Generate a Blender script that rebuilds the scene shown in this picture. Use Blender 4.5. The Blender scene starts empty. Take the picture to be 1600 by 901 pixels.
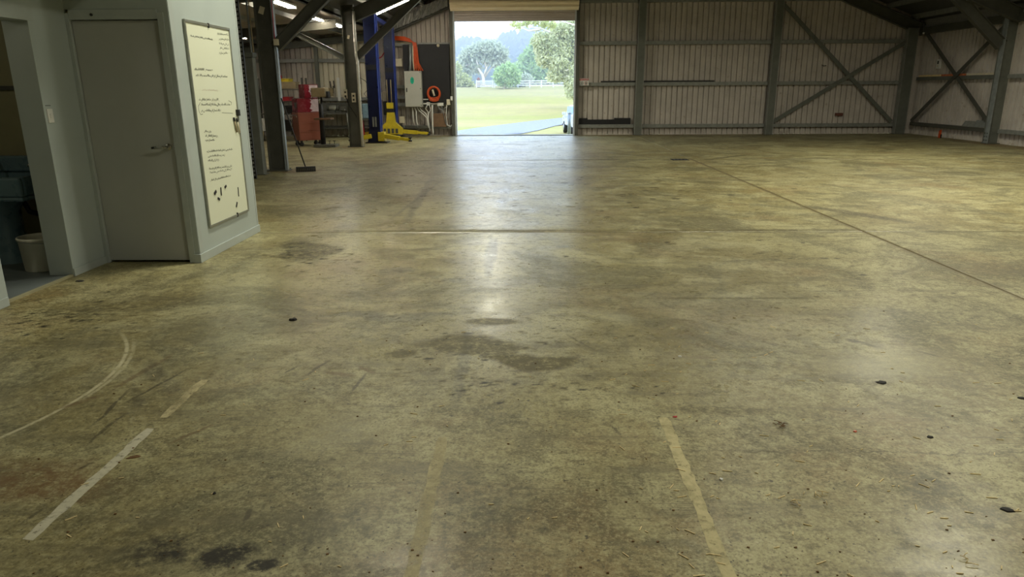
import bpy, math, random
from mathutils import Vector, Matrix
random.seed(7)
S = bpy.context.scene
COL = S.collection
R = math.radians

# ------------------------------------------------------------------ camera
F_PX, PITCH, YAW, ROLL, CAM_H = 1092.0, R(15.886), R(-1.133), R(0.33), 1.6
_fw = Vector((math.sin(YAW)*math.cos(PITCH), math.cos(YAW)*math.cos(PITCH), -math.sin(PITCH)))
_r0 = Vector((math.cos(YAW), -math.sin(YAW), 0))
_u0 = _r0.cross(_fw)
_rt = _r0*math.cos(ROLL) - _u0*math.sin(ROLL)
_up = _u0*math.cos(ROLL) + _r0*math.sin(ROLL)
cam_d = bpy.data.cameras.new('camera')
cam_d.sensor_width = 36.0
cam_d.lens = F_PX/1600*36.0
cam_d.clip_end = 2000
cam = bpy.data.objects.new('camera', cam_d)
COL.objects.link(cam)
cam.matrix_world = Matrix(((_rt.x, _up.x, -_fw.x, 0), (_rt.y, _up.y, -_fw.y, 0), (_rt.z, _up.z, -_fw.z, CAM_H), (0, 0, 0, 1)))
S.camera = cam

# ------------------------------------------------------------------ exposure
S.view_settings.view_transform = 'Standard'
S.view_settings.look = 'None'
S.view_settings.exposure = 0.5
S.view_settings.gamma = 1.0
S.view_settings.use_curve_mapping = False
S.cycles.max_bounces = 8
S.cycles.diffuse_bounces = 3
S.cycles.glossy_bounces = 2
S.cycles.transmission_bounces = 3

# ------------------------------------------------------------------ world: hazy bright sky
W = bpy.data.worlds.new('hazy_sky')
S.world = W
W.use_nodes = True
wn, wl = W.node_tree.nodes, W.node_tree.links
wn.clear()
tc = wn.new('ShaderNodeTexCoord'); sep = wn.new('ShaderNodeSeparateXYZ'); rmp = wn.new('ShaderNodeValToRGB')
bg = wn.new('ShaderNodeBackground'); wo = wn.new('ShaderNodeOutputWorld')
wl.new(tc.outputs['Generated'], sep.inputs[0]); wl.new(sep.outputs['Z'], rmp.inputs[0])
rmp.color_ramp.elements[0].position = 0.0; rmp.color_ramp.elements[0].color = (0.74, 0.86, 1.0, 1)
rmp.color_ramp.elements[1].position = 0.7; rmp.color_ramp.elements[1].color = (0.46, 0.65, 1.0, 1)
e = rmp.color_ramp.elements.new(0.16); e.color = (0.66, 0.81, 1.0, 1)
bg.inputs['Strength'].default_value = 3.2
wl.new(rmp.outputs[0], bg.inputs[0]); wl.new(bg.outputs[0], wo.inputs[0])

sun_d = bpy.data.lights.new('sun', 'SUN'); sun_d.energy = 0.9; sun_d.angle = R(6); sun_d.color = (1.0, 0.93, 0.80)
sun = bpy.data.objects.new('sun', sun_d); COL.objects.link(sun)
sun.rotation_euler = (R(38), R(-14), 0)      # high, from behind the shed

# unseen high bay lamps: some inferred from glints and shadows, others added as fill (x, y, z, watts)
UNSEEN_HIGH_BAYS = [(9.0, 16.6, 4.9, 115), (-1.1, 21.6, 4.8, 135), (7.0, 9.9, 6.0, 250), (-1.5, 7.6, 5.0, 115), (4.25, 2.0, 6.6, 140), (4.25, 12.0, 6.8, 110)]
for i, (x, y, z, wv) in enumerate(UNSEEN_HIGH_BAYS):
    ld = bpy.data.lights.new('unseen_high_bay_lamp', 'AREA'); ld.shape = 'DISK'; ld.size = 0.8
    ld.energy = wv; ld.color = (1.0, 0.96, 0.76); ld.spread = R(165)
    lo = bpy.data.objects.new('unseen_high_bay_lamp', ld); COL.objects.link(lo); lo.location = (x, y, z)

# ------------------------------------------------------------------ pixel helpers (1600 x 901 frame -> world)
def _ray(x, y): return _fw + _rt*((x-800)/F_PX) - _up*((y-450.5)/F_PX)
_O = Vector((0, 0, CAM_H))
def atY(x, y, Y):
    d = _ray(x, y); return _O + d*(Y/d.y)
def atX(x, y, X):
    d = _ray(x, y); return _O + d*(X/d.x)
def atZ(x, y, Z=0.0):
    d = _ray(x, y); return _O + d*((Z-CAM_H)/d.z)

# ------------------------------------------------------------------ object helpers
def tag(o, label=None, cat=None, group=None, kind=None):
    if label: o['label'] = label
    if cat: o['category'] = cat
    if group: o['group'] = group
    if kind: o['kind'] = kind
    return o
def empty(name, loc=(0, 0, 0), rz=0.0):
    o = bpy.data.objects.new(name, None); COL.objects.link(o)
    o.location = loc; o.rotation_euler = (0, 0, rz); o.empty_display_size = 0.1
    return o
def thing(name, label, cat, loc=(0, 0, 0), rz=0.0, group=None):
    return tag(empty(name, loc, rz), label, cat, group)
def copy_tree(o, parent=None):
    c = o.copy(); COL.objects.link(c)
    if parent is not None: c.parent = parent
    for ch in list(o.children): copy_tree(ch, c)
    return c

class MB:
    """collects geometry in the local space of the object it becomes"""
    def __init__(s): s.v = []; s.f = []; s.sm = []
    def _add(s, vs, fs, smooth=False):
        n = len(s.v); s.v += [tuple(p) for p in vs]
        for q in fs: s.f.append(tuple(i+n for i in q)); s.sm.append(smooth)
        return s
    def box(s, x0, y0, z0, x1, y1, z1):
        x0, x1 = min(x0, x1), max(x0, x1); y0, y1 = min(y0, y1), max(y0, y1); z0, z1 = min(z0, z1), max(z0, z1)
        return s._add([(x0,y0,z0),(x1,y0,z0),(x1,y1,z0),(x0,y1,z0),(x0,y0,z1),(x1,y0,z1),(x1,y1,z1),(x0,y1,z1)],
            [(0,3,2,1),(4,5,6,7),(0,1,5,4),(1,2,6,5),(2,3,7,6),(3,0,4,7)])
    def cbox(s, c, sx, sy, sz): return s.box(c[0]-sx/2, c[1]-sy/2, c[2]-sz/2, c[0]+sx/2, c[1]+sy/2, c[2]+sz/2)
    def bar(s, p0, p1, w, h, up=(0, 0, 1), off=(0, 0)):
        """box along p0-p1; w across, h along 'up'"""
        p0, p1 = Vector(p0), Vector(p1); d = (p1-p0).normalized(); u = Vector(up)
        u = (u - d*u.dot(d)).normalized(); a = d.cross(u)
        p0 = p0 + a*off[0] + u*off[1]; p1 = p1 + a*off[0] + u*off[1]
        vs = []
        for p in (p0, p1):
            for sa, su in ((-1,-1),(1,-1),(1,1),(-1,1)): vs.append(p + a*(sa*w/2) + u*(su*h/2))
        return s._add(vs, [(0,1,2,3),(7,6,5,4),(0,4,5,1),(1,5,6,2),(2,6,7,3),(3,7,4,0)])
    def tube(s, pts, r, n=8, closed=False, caps=True):
        pts = [Vector(p) for p in pts]; m = len(pts); rr = r if isinstance(r, (list, tuple)) else [r]*m
        vs = []; prev = None
        for i, p in enumerate(pts):
            if closed: t = pts[(i+1) % m] - pts[i-1]
            else: t = pts[min(i+1, m-1)] - pts[max(i-1, 0)]
            t.normalize()
            if prev is None:
                a = t.cross(Vector((0, 0, 1)))
                if a.length < 1e-3: a = t.cross(Vector((1, 0, 0)))
            else: a = prev - t*prev.dot(t)
            a.normalize(); prev = a; b = t.cross(a)
            for k in range(n):
                an = 2*math.pi*k/n; vs.append(p + (a*math.cos(an) + b*math.sin(an))*rr[i])
        fs = []
        for i in range(m if closed else m-1):
            j = (i+1) % m
            for k in range(n): fs.append((i*n+k, i*n+(k+1) % n, j*n+(k+1) % n, j*n+k))
        s._add(vs, fs, True)
        if caps and not closed:
            nb = len(s.v)-m*n
            s.f.append(tuple(nb+k for k in range(n))[::-1]); s.sm.append(False)
            s.f.append(tuple(nb+(m-1)*n+k for k in range(n))); s.sm.append(False)
        return s
    def lathe(s, prof, n=24, c=(0, 0, 0), axis='z', smooth=True):
        vs = []; fs = []
        for (r, h) in prof:
            for k in range(n):
                a = 2*math.pi*k/n
                if axis == 'z': vs.append((c[0]+r*math.cos(a), c[1]+r*math.sin(a), c[2]+h))
                elif axis == 'x': vs.append((c[0]+h, c[1]+r*math.cos(a), c[2]+r*math.sin(a)))
                else: vs.append((c[0]+r*math.sin(a), c[1]+h, c[2]+r*math.cos(a)))
        for i in range(len(prof)-1):
            for k in range(n): fs.append((i*n+k, i*n+(k+1) % n, (i+1)*n+(k+1) % n, (i+1)*n+k))
        return s._add(vs, fs, smooth)
    def disc(s, c, r, n=16, axis='z'):
        return s.lathe([(r, 0), (0.0001, 0)], n, c, axis, False)
    def prism(s, poly, axis, a, b):
        """extrude a 2D polygon: axis 'y' -> poly in (x,z); 'x' -> (y,z); 'z' -> (x,y)"""
        def P(u, w, t): return {'y': (u, t, w), 'x': (t, u, w), 'z': (u, w, t)}[axis]
        n = len(poly); vs = [P(u, w, a) for u, w in poly] + [P(u, w, b) for u, w in poly]
        fs = [tuple(range(n)), tuple(range(2*n-1, n-1, -1))]
        for k in range(n): fs.append((k, (k+1) % n, n+(k+1) % n, n+k))
        return s._add(vs, fs)
    def quad(s, a, b, c, d): return s._add([a, b, c, d], [(0, 1, 2, 3)])
    def mesh(s, name):
        me = bpy.data.meshes.new(name); me.from_pydata(s.v, [], s.f)
        me.polygons.foreach_set('use_smooth', s.sm); me.update()
        return me
    def build(s, name, mat, parent=None, bevel=0.0, fix=True):
        me = s.mesh(name)
        if fix:
            import bmesh
            bm = bmesh.new(); bm.from_mesh(me); bmesh.ops.recalc_face_normals(bm, faces=bm.faces); bm.to_mesh(me); bm.free()
        o = bpy.data.objects.new(name, me); COL.objects.link(o)
        if mat: me.materials.append(mat)
        if parent is not None: o.parent = parent
        if bevel:
            b = o.modifiers.new('bevel', 'BEVEL'); b.width = bevel; b.segments = 2; b.limit_method = 'ANGLE'
        return o
def link_mesh(name, me, parent=None, loc=(0, 0, 0), rot=(0, 0, 0)):
    o = bpy.data.objects.new(name, me); COL.objects.link(o); o.parent = parent
    o.location = loc; o.rotation_euler = rot
    return o

# ------------------------------------------------------------------ material helpers
class NT:
    def __init__(s, name):
        s.m = bpy.data.materials.new(name); s.m.use_nodes = True
        s.t = s.m.node_tree; s.n = s.t.nodes; s.l = s.t.links
        s.b = s.n['Principled BSDF']; s.out = s.n['Material Output']
        s.co = s.n.new('ShaderNodeTexCoord').outputs['Object']
    def put(s, v, sock):
        if isinstance(v, bpy.types.NodeSocket): s.l.new(v, sock)
        elif isinstance(v, (tuple, list)): sock.default_value = tuple(v)+((1,) if len(v) == 3 and len(sock.default_value) == 4 else ())
        else: sock.default_value = v
    def noise(s, scale, detail=4, rough=0.55, vec=None, dist=0.0, color=False):
        n = s.n.new('ShaderNodeTexNoise'); s.put(vec if vec is not None else s.co, n.inputs['Vector'])
        n.inputs['Scale'].default_value = scale; n.inputs['Detail'].default_value = detail
        n.inputs['Roughness'].default_value = rough; n.inputs['Distortion'].default_value = dist
        return n.outputs['Color' if color else 'Fac']
    def map(s, loc=(0, 0, 0), rot=(0, 0, 0), scale=(1, 1, 1), vec=None, typ='POINT'):
        n = s.n.new('ShaderNodeMapping'); n.vector_type = typ; s.put(vec if vec is not None else s.co, n.inputs['Vector'])
        n.inputs['Location'].default_value = loc; n.inputs['Rotation'].default_value = rot; n.inputs['Scale'].default_value = scale
        return n.outputs[0]
    def rng(s, v, a, b, c=0.0, d=1.0, smooth=False):
        n = s.n.new('ShaderNodeMapRange'); n.interpolation_type = 'SMOOTHSTEP' if smooth else 'LINEAR'
        s.put(v, n.inputs['Value'])
        for k, x in zip(('From Min', 'From Max', 'To Min', 'To Max'), (a, b, c, d)): n.inputs[k].default_value = x
        return n.outputs[0]
    def math(s, op, a, b=0.0, clamp=False):
        n = s.n.new('ShaderNodeMath'); n.operation = op; n.use_clamp = clamp; s.put(a, n.inputs[0]); s.put(b, n.inputs[1]); return n.outputs[0]
    def mix(s, f, a, b, mode='MIX'):
        n = s.n.new('ShaderNodeMix'); n.data_type = 'RGBA'; n.blend_type = mode
        s.put(f, n.inputs[0]); s.put(a, n.inputs[6]); s.put(b, n.inputs[7]); return n.outputs[2]
    def vadd(s, a, b, op='ADD'):
        n = s.n.new('ShaderNodeVectorMath'); n.operation = op; s.put(a, n.inputs[0]); s.put(b, n.inputs[1]); return n.outputs[0]
    def sphere(s, loc, scale, rot=0.0, vec=None):
        g = s.n.new('ShaderNodeTexGradient'); g.gradient_type = 'SPHERICAL'
        s.l.new(s.map(loc, (0, 0, rot), scale, vec, 'TEXTURE'), g.inputs[0]); return g.outputs['Fac']
    def bump(s, h, strength=0.3, dist=0.01, normal=None):
        n = s.n.new('ShaderNodeBump'); s.put(h, n.inputs['Height']); n.inputs['Strength'].default_value = strength; n.inputs['Distance'].default_value = dist
        return n.outputs[0]
    def set(s, **k):
        names = dict(color='Base Color', rough='Roughness', metal='Metallic', spec='Specular IOR Level', normal='Normal', emit='Emission Color', es='Emission Strength', alpha='Alpha', trans='Transmission Weight', coat='Coat Weight', coatr='Coat Roughness', coation='Coat IOR', ior='IOR')
        for a, v in k.items(): s.put(v, s.b.inputs[names[a]])
        return s.m

def paint(name, col, rough=0.5, metal=0.0, var=0.12, scale=6.0, wear=None, bump=0.0):
    """coloured surface with slight mottling and optional worn specks"""
    t = NT(name)
    n = t.noise(scale, 5, 0.6)
    c = t.mix(t.rng(n, 0.3, 0.7), [x*(1-var) for x in col], [min(1, x*(1+var)) for x in col])
    if wear:
        w = t.rng(t.noise(scale*3.3, 6, 0.7), 0.60, 0.68)
        c = t.mix(t.math('MULTIPLY', w, 0.7), c, wear)
    k = dict(color=c, rough=t.rng(t.noise(scale*2, 3), 0.3, 0.7, max(0.05, rough-0.08), min(1, rough+0.08)), metal=metal)
    if bump: k['normal'] = t.bump(t.noise(scale*12, 4), bump, 0.004)
    return t.set(**k)
def glow(name, col, strength):
    t = NT(name); return t.set(color=col, emit=col, es=strength)

M = {}
M['steel'] = paint('grey_green_structural_steel', (0.15, 0.16, 0.138), 0.5, 0.2, 0.18, 5, (0.20, 0.19, 0.15))
M['steel_dark'] = paint('dark_olive_structural_steel', (0.085, 0.086, 0.070), 0.55, 0.15, 0.2, 4, (0.13, 0.12, 0.09))
M['galv'] = paint('galvanised_girt', (0.26, 0.27, 0.248), 0.45, 0.3, 0.2, 8)
M['galv_light'] = paint('bright_galvanised_flange', (0.30, 0.33, 0.33), 0.42, 0.4, 0.2, 9)
M['clad'] = paint('weathered_zinc_cladding', (0.575, 0.525, 0.475), 0.5, 0.1, 0.12, 2.2, (0.34, 0.27, 0.19))
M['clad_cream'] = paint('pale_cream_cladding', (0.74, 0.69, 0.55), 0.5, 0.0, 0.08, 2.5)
M['clad_brown'] = paint('dull_brown_cladding', (0.40, 0.355, 0.31), 0.55, 0.1, 0.15, 2.5)
M['office'] = paint('pale_blue_grey_wall_paint', (0.41, 0.465, 0.45), 0.45, 0, 0.05, 2.0, None, 0.06)
M['office_trim'] = paint('pale_blue_grey_gloss_trim', (0.41, 0.455, 0.44), 0.4, 0, 0.06, 8)
M['office_door'] = paint('grey_door_paint', (0.42, 0.435, 0.41), 0.4, 0, 0.05, 1.5)
M['white'] = paint('white_plastic', (0.70, 0.70, 0.66), 0.4, 0, 0.05, 10)
M['cream'] = paint('cream_plastic', (0.62, 0.56, 0.42), 0.5, 0, 0.08, 10)
M['black'] = paint('black_plastic', (0.012, 0.012, 0.012), 0.5, 0, 0.3, 12)
M['panel_black'] = paint('matt_black_board', (0.010, 0.010, 0.012), 0.6, 0, 0.2, 3)
M['chrome'] = paint('satin_chrome', (0.45, 0.45, 0.42), 0.28, 1.0, 0.08, 20)
M['alu'] = paint('dull_aluminium_frame', (0.32, 0.33, 0.28), 0.4, 0.6, 0.1, 20)
t = NT('whiteboard_enamel'); M['board'] = t.set(color=(0.72, 0.75, 0.60), rough=0.4, spec=0.3)
M['ink'] = paint('black_marker_ink', (0.04, 0.045, 0.04), 0.7, 0, 0.1, 20)
M['ink_faint'] = paint('rubbed_out_red_ink', (0.60, 0.50, 0.42), 0.6, 0, 0.1, 20)
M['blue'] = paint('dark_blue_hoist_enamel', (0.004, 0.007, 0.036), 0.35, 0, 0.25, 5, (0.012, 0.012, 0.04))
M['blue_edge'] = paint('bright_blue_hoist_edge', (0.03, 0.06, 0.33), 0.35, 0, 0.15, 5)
M['yellow'] = paint('yellow_hoist_enamel', (0.55, 0.43, 0.02), 0.42, 0, 0.15, 7, (0.30, 0.22, 0.04))
M['red'] = paint('faded_orange_red_enamel', (0.27, 0.082, 0.050), 0.42, 0, 0.12, 3, (0.25, 0.09, 0.06))
M['maroon'] = paint('maroon_enamel', (0.20, 0.012, 0.025), 0.25, 0, 0.15, 3)
M['sticker'] = paint('pale_pinkish_patch', (0.62, 0.50, 0.55), 0.5, 0, 0.15, 12)  # pinkish tone of the ragged patches on the chest fronts
M['rubber'] = paint('black_rubber', (0.015, 0.014, 0.013), 0.8, 0, 0.2, 12)
M['orange'] = paint('orange_conduit', (0.55, 0.075, 0.012), 0.45, 0, 0.12, 12)
M['brown'] = paint('brown_cardboard', (0.17, 0.10, 0.055), 0.8, 0, 0.2, 8)
M['tan'] = paint('tan_enamel', (0.30, 0.24, 0.13), 0.55, 0, 0.15, 8, (0.14, 0.11, 0.07))
M['timber'] = paint('raw_timber', (0.72, 0.56, 0.28), 0.7, 0, 0.15, 10)
M['timber_red'] = paint('red_oxide_timber', (0.50, 0.15, 0.06), 0.7, 0, 0.2, 10)
M['cab'] = paint('light_grey_cabinet_enamel', (0.45, 0.45, 0.40), 0.45, 0, 0.05, 4)
M['green'] = paint('green_sticker', (0.0, 0.42, 0.26), 0.5, 0, 0.1, 10)
M['sign_red'] = paint('sign_red', (0.45, 0.02, 0.03), 0.5, 0, 0.1, 10)
M['bench'] = paint('grey_bench_steel', (0.12, 0.12, 0.10), 0.5, 0.2, 0.2, 8)
M['tile'] = paint('bluish_grey_wet_area_floor', (0.12, 0.14, 0.14), 0.5, 0, 0.15, 4)
M['floor_edge'] = paint('dull_olive_threshold', (0.30, 0.28, 0.17), 0.6, 0, 0.15, 8)
M['inner'] = paint('beige_inner_wall', (0.36, 0.34, 0.20), 0.6, 0, 0.08, 3)
M['basin'] = paint('blue_basin_enamel', (0.17, 0.27, 0.33), 0.3, 0, 0.1, 6)
M['bucket'] = paint('off_white_bucket', (0.82, 0.80, 0.68), 0.45, 0, 0.05, 8)
M['drum'] = paint('lamplit_cream_roller_curtain', (0.86, 0.70, 0.46), 0.5, 0, 0.05, 3)  # warm lamplight on the rolled curtain is put into this colour
M['curtain'] = paint('grey_mauve_roller_curtain', (0.55, 0.49, 0.47), 0.5, 0.0, 0.06, 3)
M['jamb'] = paint('pale_steel_jamb', (0.62, 0.66, 0.70), 0.4, 0.2, 0.08, 6)
M['poster'] = paint('dark_red_poster', (0.10, 0.02, 0.012), 0.5, 0, 0.4, 14)
t = NT('crinkled_roof_foil')
M['foil'] = t.set(color=t.mix(t.noise(9, 6, 0.7), (0.05, 0.052, 0.045), (0.17, 0.17, 0.16)), rough=0.42, metal=0.5, normal=t.bump(t.noise(16, 5, 0.7), 0.8, 0.03))
t = NT('pale_insulation_foil')
M['foil_light'] = t.set(color=t.mix(t.noise(14, 6, 0.7), (0.14, 0.14, 0.13), (0.42, 0.42, 0.40)), rough=0.45, metal=0.3)
M['tube'] = glow('lit_fluorescent_tube', (1.0, 0.88, 0.70), 42.0)
M['tube_cool'] = glow('lit_cool_fluorescent_tube', (0.92, 0.97, 1.0), 42.0)

# ------------------------------------------------------------------ floor material
_dk, _br = (0.055, 0.045, 0.022), (0.13, 0.085, 0.035)
SCRATCH = [(138, 671, 205, 605, .010, .8, _dk), (190, 632, 300, 572, .010, .8, _dk), (130, 700, 200, 640, .010, .7, _dk), (88, 640, 165, 615, .02, .8, _br), (165, 615, 275, 550, .02, .7, _br), (250, 700, 350, 655, .012, .7, _br), (440, 585, 470, 570, .010, .8, _dk), (470, 590, 520, 560, .012, .8, _dk), (500, 580, 560, 588, .02, .7, _br), (545, 618, 575, 580, .010, .8, _dk), (555, 570, 590, 585, .014, .7, _br),
           (120, 735, 150, 720, .010, .6, _dk), (30, 820, 75, 790, .010, .6, _dk), (380, 820, 395, 790, .010, .7, _dk), (390, 825, 430, 818, .012, .7, _dk), (950, 660, 975, 685, .008, .6, _dk), (880, 520, 935, 550, .008, .6, _dk), (1330, 530, 1380, 545, .02, .7, _dk), (1420, 545, 1480, 560, .012, .6, _dk), (1100, 250, 1180, 240, .05, .7, _dk), (1250, 320, 1440, 350, .12, .7, _dk), (600, 350, 690, 282, .03, .7, _dk), (760, 440, 775, 370, .04, .7, _dk),
           (1320, 530, 1345, 534, .035, .9, _dk), (1040, 555, 1130, 560, .02, .5, _br), (230, 560, 250, 600, .05, .5, _dk), (205, 600, 225, 640, .03, .5, _dk), (260, 590, 275, 615, .04, .5, _dk)]
def floor_material():
    t = NT('stained_concrete')
    warp = t.vadd(t.co, t.map(vec=t.noise(2.4, 5, 0.65, color=True), loc=(-0.16, -0.16, -0.16), scale=(0.32, 0.32, 0.0)))
    warp2 = t.vadd(t.co, t.map(vec=t.noise(7.5, 6, 0.75, color=True), loc=(-0.09, -0.09, -0.09), scale=(0.18, 0.18, 0.0)))
    warp3 = t.vadd(t.co, t.map(vec=t.noise(5, 3, 0.6, color=True), loc=(-0.025, -0.025, -0.025), scale=(0.05, 0.05, 0.0)))
    big = t.noise(0.42, 5, 0.6, dist=0.6)
    mid = t.noise(1.7, 6, 0.68, dist=0.4)
    fine = t.noise(11, 5, 0.78)
    grit = t.noise(75, 2, 0.7)
    speck = t.noise(38, 3, 0.6)
    c = t.mix(t.rng(big, 0.40, 0.62, smooth=True), (0.215, 0.185, 0.088), (0.32, 0.295, 0.165))
    c = t.mix(t.math('MULTIPLY', t.rng(mid, 0.47, 0.60, smooth=True), 0.68), c, (0.43, 0.415, 0.265))          # pale rubbed patches
    dirt = t.noise(0.9, 6, 0.72, vec=t.map((3.1, 7.7, 0), scale=(1, 1, 1)), dist=0.8)
    c = t.mix(t.math('MULTIPLY', t.rng(dirt, 0.48, 0.60, smooth=True), 0.72), c, (0.092, 0.088, 0.046))        # dark soil blotches
    rust = t.noise(0.75, 6, 0.7, vec=t.map((11.3, 2.2, 0)))
    c = t.mix(t.math('MULTIPLY', t.rng(rust, 0.52, 0.66, smooth=True), 0.50), c, (0.215, 0.138, 0.052))        # brown stain
    fine2 = t.noise(24, 4, 0.8, vec=t.map((2.2, 9.1, 0)))
    c = t.mix(t.math('MULTIPLY', t.rng(fine, 0.51, 0.62), 0.55), c, (0.120, 0.105, 0.055))
    c = t.mix(t.math('MULTIPLY', t.rng(fine2, 0.50, 0.38), 0.42), c, (0.47, 0.445, 0.285))
    c = t.mix(t.math('MULTIPLY', t.rng(fine2, 0.53, 0.62), 0.55), c, (0.085, 0.074, 0.038))
    blot = t.noise(3.6, 6, 0.7, vec=t.map((7.7, 4.1, 0)), dist=0.5)
    c = t.mix(t.math('MULTIPLY', t.rng(blot, 0.53, 0.64, smooth=True), 0.55), c, (0.105, 0.095, 0.048))
    c = t.mix(t.math('MULTIPLY', t.rng(blot, 0.46, 0.36, smooth=True), 0.35), c, (0.42, 0.40, 0.25))
    c = t.mix(t.math('MULTIPLY', t.rng(grit, 0.54, 0.64), t.rng(mid, 0.40, 0.60, 0.30, 0.60)), c, (0.075, 0.064, 0.034))
    c = t.mix(t.math('MULTIPLY', t.rng(grit, 0.46, 0.36), t.rng(big, 0.40, 0.60, 0.12, 0.42)), c, (0.55, 0.52, 0.36))
    c = t.mix(t.rng(speck, 0.645, 0.675, 0, 0.85), c, (0.040, 0.034, 0.018))
    # smears running across the hall
    sm = t.noise(2.2, 6, 0.7, vec=t.map(scale=(0.35, 2.6, 1)))
    c = t.mix(t.math('MULTIPLY', t.rng(sm, 0.54, 0.64), 0.50), c, (0.125, 0.112, 0.066))
    # thin scratches
    scr = t.noise(3.0, 3, 0.5, vec=t.map(rot=(0, 0, 0.5), scale=(0.5, 26, 1)))
    scm = t.rng(t.noise(1.3, 3, vec=t.map((5, 1, 0))), 0.50, 0.62)
    c = t.mix(t.math('MULTIPLY', t.rng(scr, 0.60, 0.64), t.math('MULTIPLY', scm, 0.55)), c, (0.09, 0.075, 0.045))
    # individual stains and one painted lamp glint are laid out on the slab meshes (see floor_stains_and_glint) and ragged here by the grain of the concrete
    OIL = (0.012, 0.010, 0.006); OLV = (0.082, 0.070, 0.034); RST = (0.15, 0.080, 0.030); PAL = (0.50, 0.50, 0.40); GRY = (0.085, 0.083, 0.056)
    def attr(name):
        n = t.n.new('ShaderNodeAttribute'); n.attribute_name = name
        q = t.n.new('ShaderNodeSeparateColor'); t.l.new(n.outputs['Color'], q.inputs[0]); return q.outputs[0], q.outputs[1], q.outputs[2]
    a_oil, a_olv, a_gry = attr('stain_dark'); a_rst, a_pal, a_lane = attr('stain_light_glint')
    rag = t.math('ADD', t.math('MULTIPLY', t.math('SUBTRACT', fine, 0.5), 3.2), t.math('MULTIPLY', t.math('SUBTRACT', fine2, 0.5), 2.6))
    for (av, colr, mx_) in ((a_pal, PAL, .55), (a_rst, RST, .75), (a_gry, GRY, .72), (a_olv, OLV, .82), (a_oil, OIL, .95)):
        f = t.math('MULTIPLY', av, t.math('ADD', rag, 1.0), True)
        f = t.math('ADD', f, t.math('MULTIPLY', t.math('MULTIPLY', av, t.math('SUBTRACT', 1.0, av)), rag), True)
        c = t.mix(t.math('MULTIPLY', f, mx_), c, colr)
    sx = t.n.new('ShaderNodeSeparateXYZ'); t.put(t.co, sx.inputs[0])
    wx = t.n.new('ShaderNodeSeparateXYZ'); t.put(warp2, wx.inputs[0])
    def line_y(y0, w, x0, x1, s_, colr, worn=None):
        nonlocal c
        d = t.math('ABSOLUTE', t.math('SUBTRACT', wx.outputs['Y'], y0))
        f = t.rng(d, w, w*0.3, 0, s_)
        f = t.math('MULTIPLY', f, t.math('MULTIPLY', t.rng(sx.outputs['X'], x0, x0+0.3), t.rng(sx.outputs['X'], x1, x1-0.3)))
        if worn: f = t.math('MULTIPLY', f, t.rng(mid, 0.42, 0.55))
        c = t.mix(f, c, colr)
    def line_x(x0, w, y0, y1, s_, colr, worn=None):
        nonlocal c
        d = t.math('ABSOLUTE', t.math('SUBTRACT', wx.outputs['X'], x0))
        f = t.rng(d, w, w*0.3, 0, s_)
        f = t.math('MULTIPLY', f, t.math('MULTIPLY', t.rng(sx.outputs['Y'], y0, y0+0.3), t.rng(sx.outputs['Y'], y1, y1-0.3)))
        if worn: f = t.math('MULTIPLY', f, t.rng(mid, 0.42, 0.55))
        c = t.mix(f, c, colr)
    line_y(8.0, 0.05, -6, 13.5, 0.4, OLV)
    line_x(3.9, 0.055, 3, 17, 0.75, (0.13, 0.10, 0.048))
    line_y(2.89, 0.012, 0.4, 3.4, 0.7, OLV, True)            # hairline crack
    # pale tyre scuff, an arc on the left
    for (cx, cy, rr_, yy0, yy1, st_) in ((-3.82, 3.55, 1.40, 2.7, 4.55, .70), (-3.86, 3.56, 1.47, 3.3, 4.45, .45)):
        p = t.vadd(t.co, (cx, cy, 0), 'SUBTRACT')
        ln = t.n.new('ShaderNodeVectorMath'); ln.operation = 'LENGTH'; t.put(p, ln.inputs[0])
        d = t.math('ABSOLUTE', t.math('SUBTRACT', ln.outputs['Value'], rr_))
        f = t.math('MULTIPLY', t.rng(d, 0.016, 0.006, 0, st_), t.rng(sx.outputs['X'], cx, cx+0.4))
        f = t.math('MULTIPLY', f, t.math('MULTIPLY', t.rng(sx.outputs['Y'], yy0, yy0+0.2), t.rng(sx.outputs['Y'], yy1, yy1-0.3)))
        f = t.math('MULTIPLY', f, t.rng(fine, 0.36, 0.50))
        c = t.mix(f, c, (0.60, 0.57, 0.44))
    # scratches and gouges: pixel end points on the floor
    for (xa, ya, xb, yb, wd, st_, colr) in SCRATCH:
        p0, p1 = atZ(xa, ya), atZ(xb, yb); mid_ = (p0+p1)/2; d_ = p1-p0
        g = t.sphere((mid_.x, mid_.y, 0), (d_.length*0.55, wd*1.5, 5), math.atan2(d_.y, d_.x), warp3)
        c = t.mix(t.math('MULTIPLY', t.rng(g, 0.05, 0.5), t.math('MULTIPLY', t.rng(fine2, 0.34, 0.46), st_)), c, colr)
    # extra glossy lane, added to strengthen the roller door's reflection
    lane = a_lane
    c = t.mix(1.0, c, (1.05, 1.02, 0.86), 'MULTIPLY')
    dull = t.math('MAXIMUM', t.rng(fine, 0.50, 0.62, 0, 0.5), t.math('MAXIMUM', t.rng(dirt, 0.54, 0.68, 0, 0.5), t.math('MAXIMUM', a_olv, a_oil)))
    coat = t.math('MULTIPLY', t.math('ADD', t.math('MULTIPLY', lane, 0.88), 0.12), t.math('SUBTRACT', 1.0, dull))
    rough = t.math('ADD', t.rng(mid, 0.3, 0.7, 0.46, 0.62), t.rng(dirt, 0.5, 0.7, 0, 0.12))
    h = t.math('ADD', t.math('MULTIPLY', fine, 0.5), t.math('MULTIPLY', grit, 0.35))
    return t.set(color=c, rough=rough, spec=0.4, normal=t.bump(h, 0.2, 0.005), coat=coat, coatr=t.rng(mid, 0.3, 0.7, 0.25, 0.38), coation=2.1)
M['floor'] = floor_material()

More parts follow.
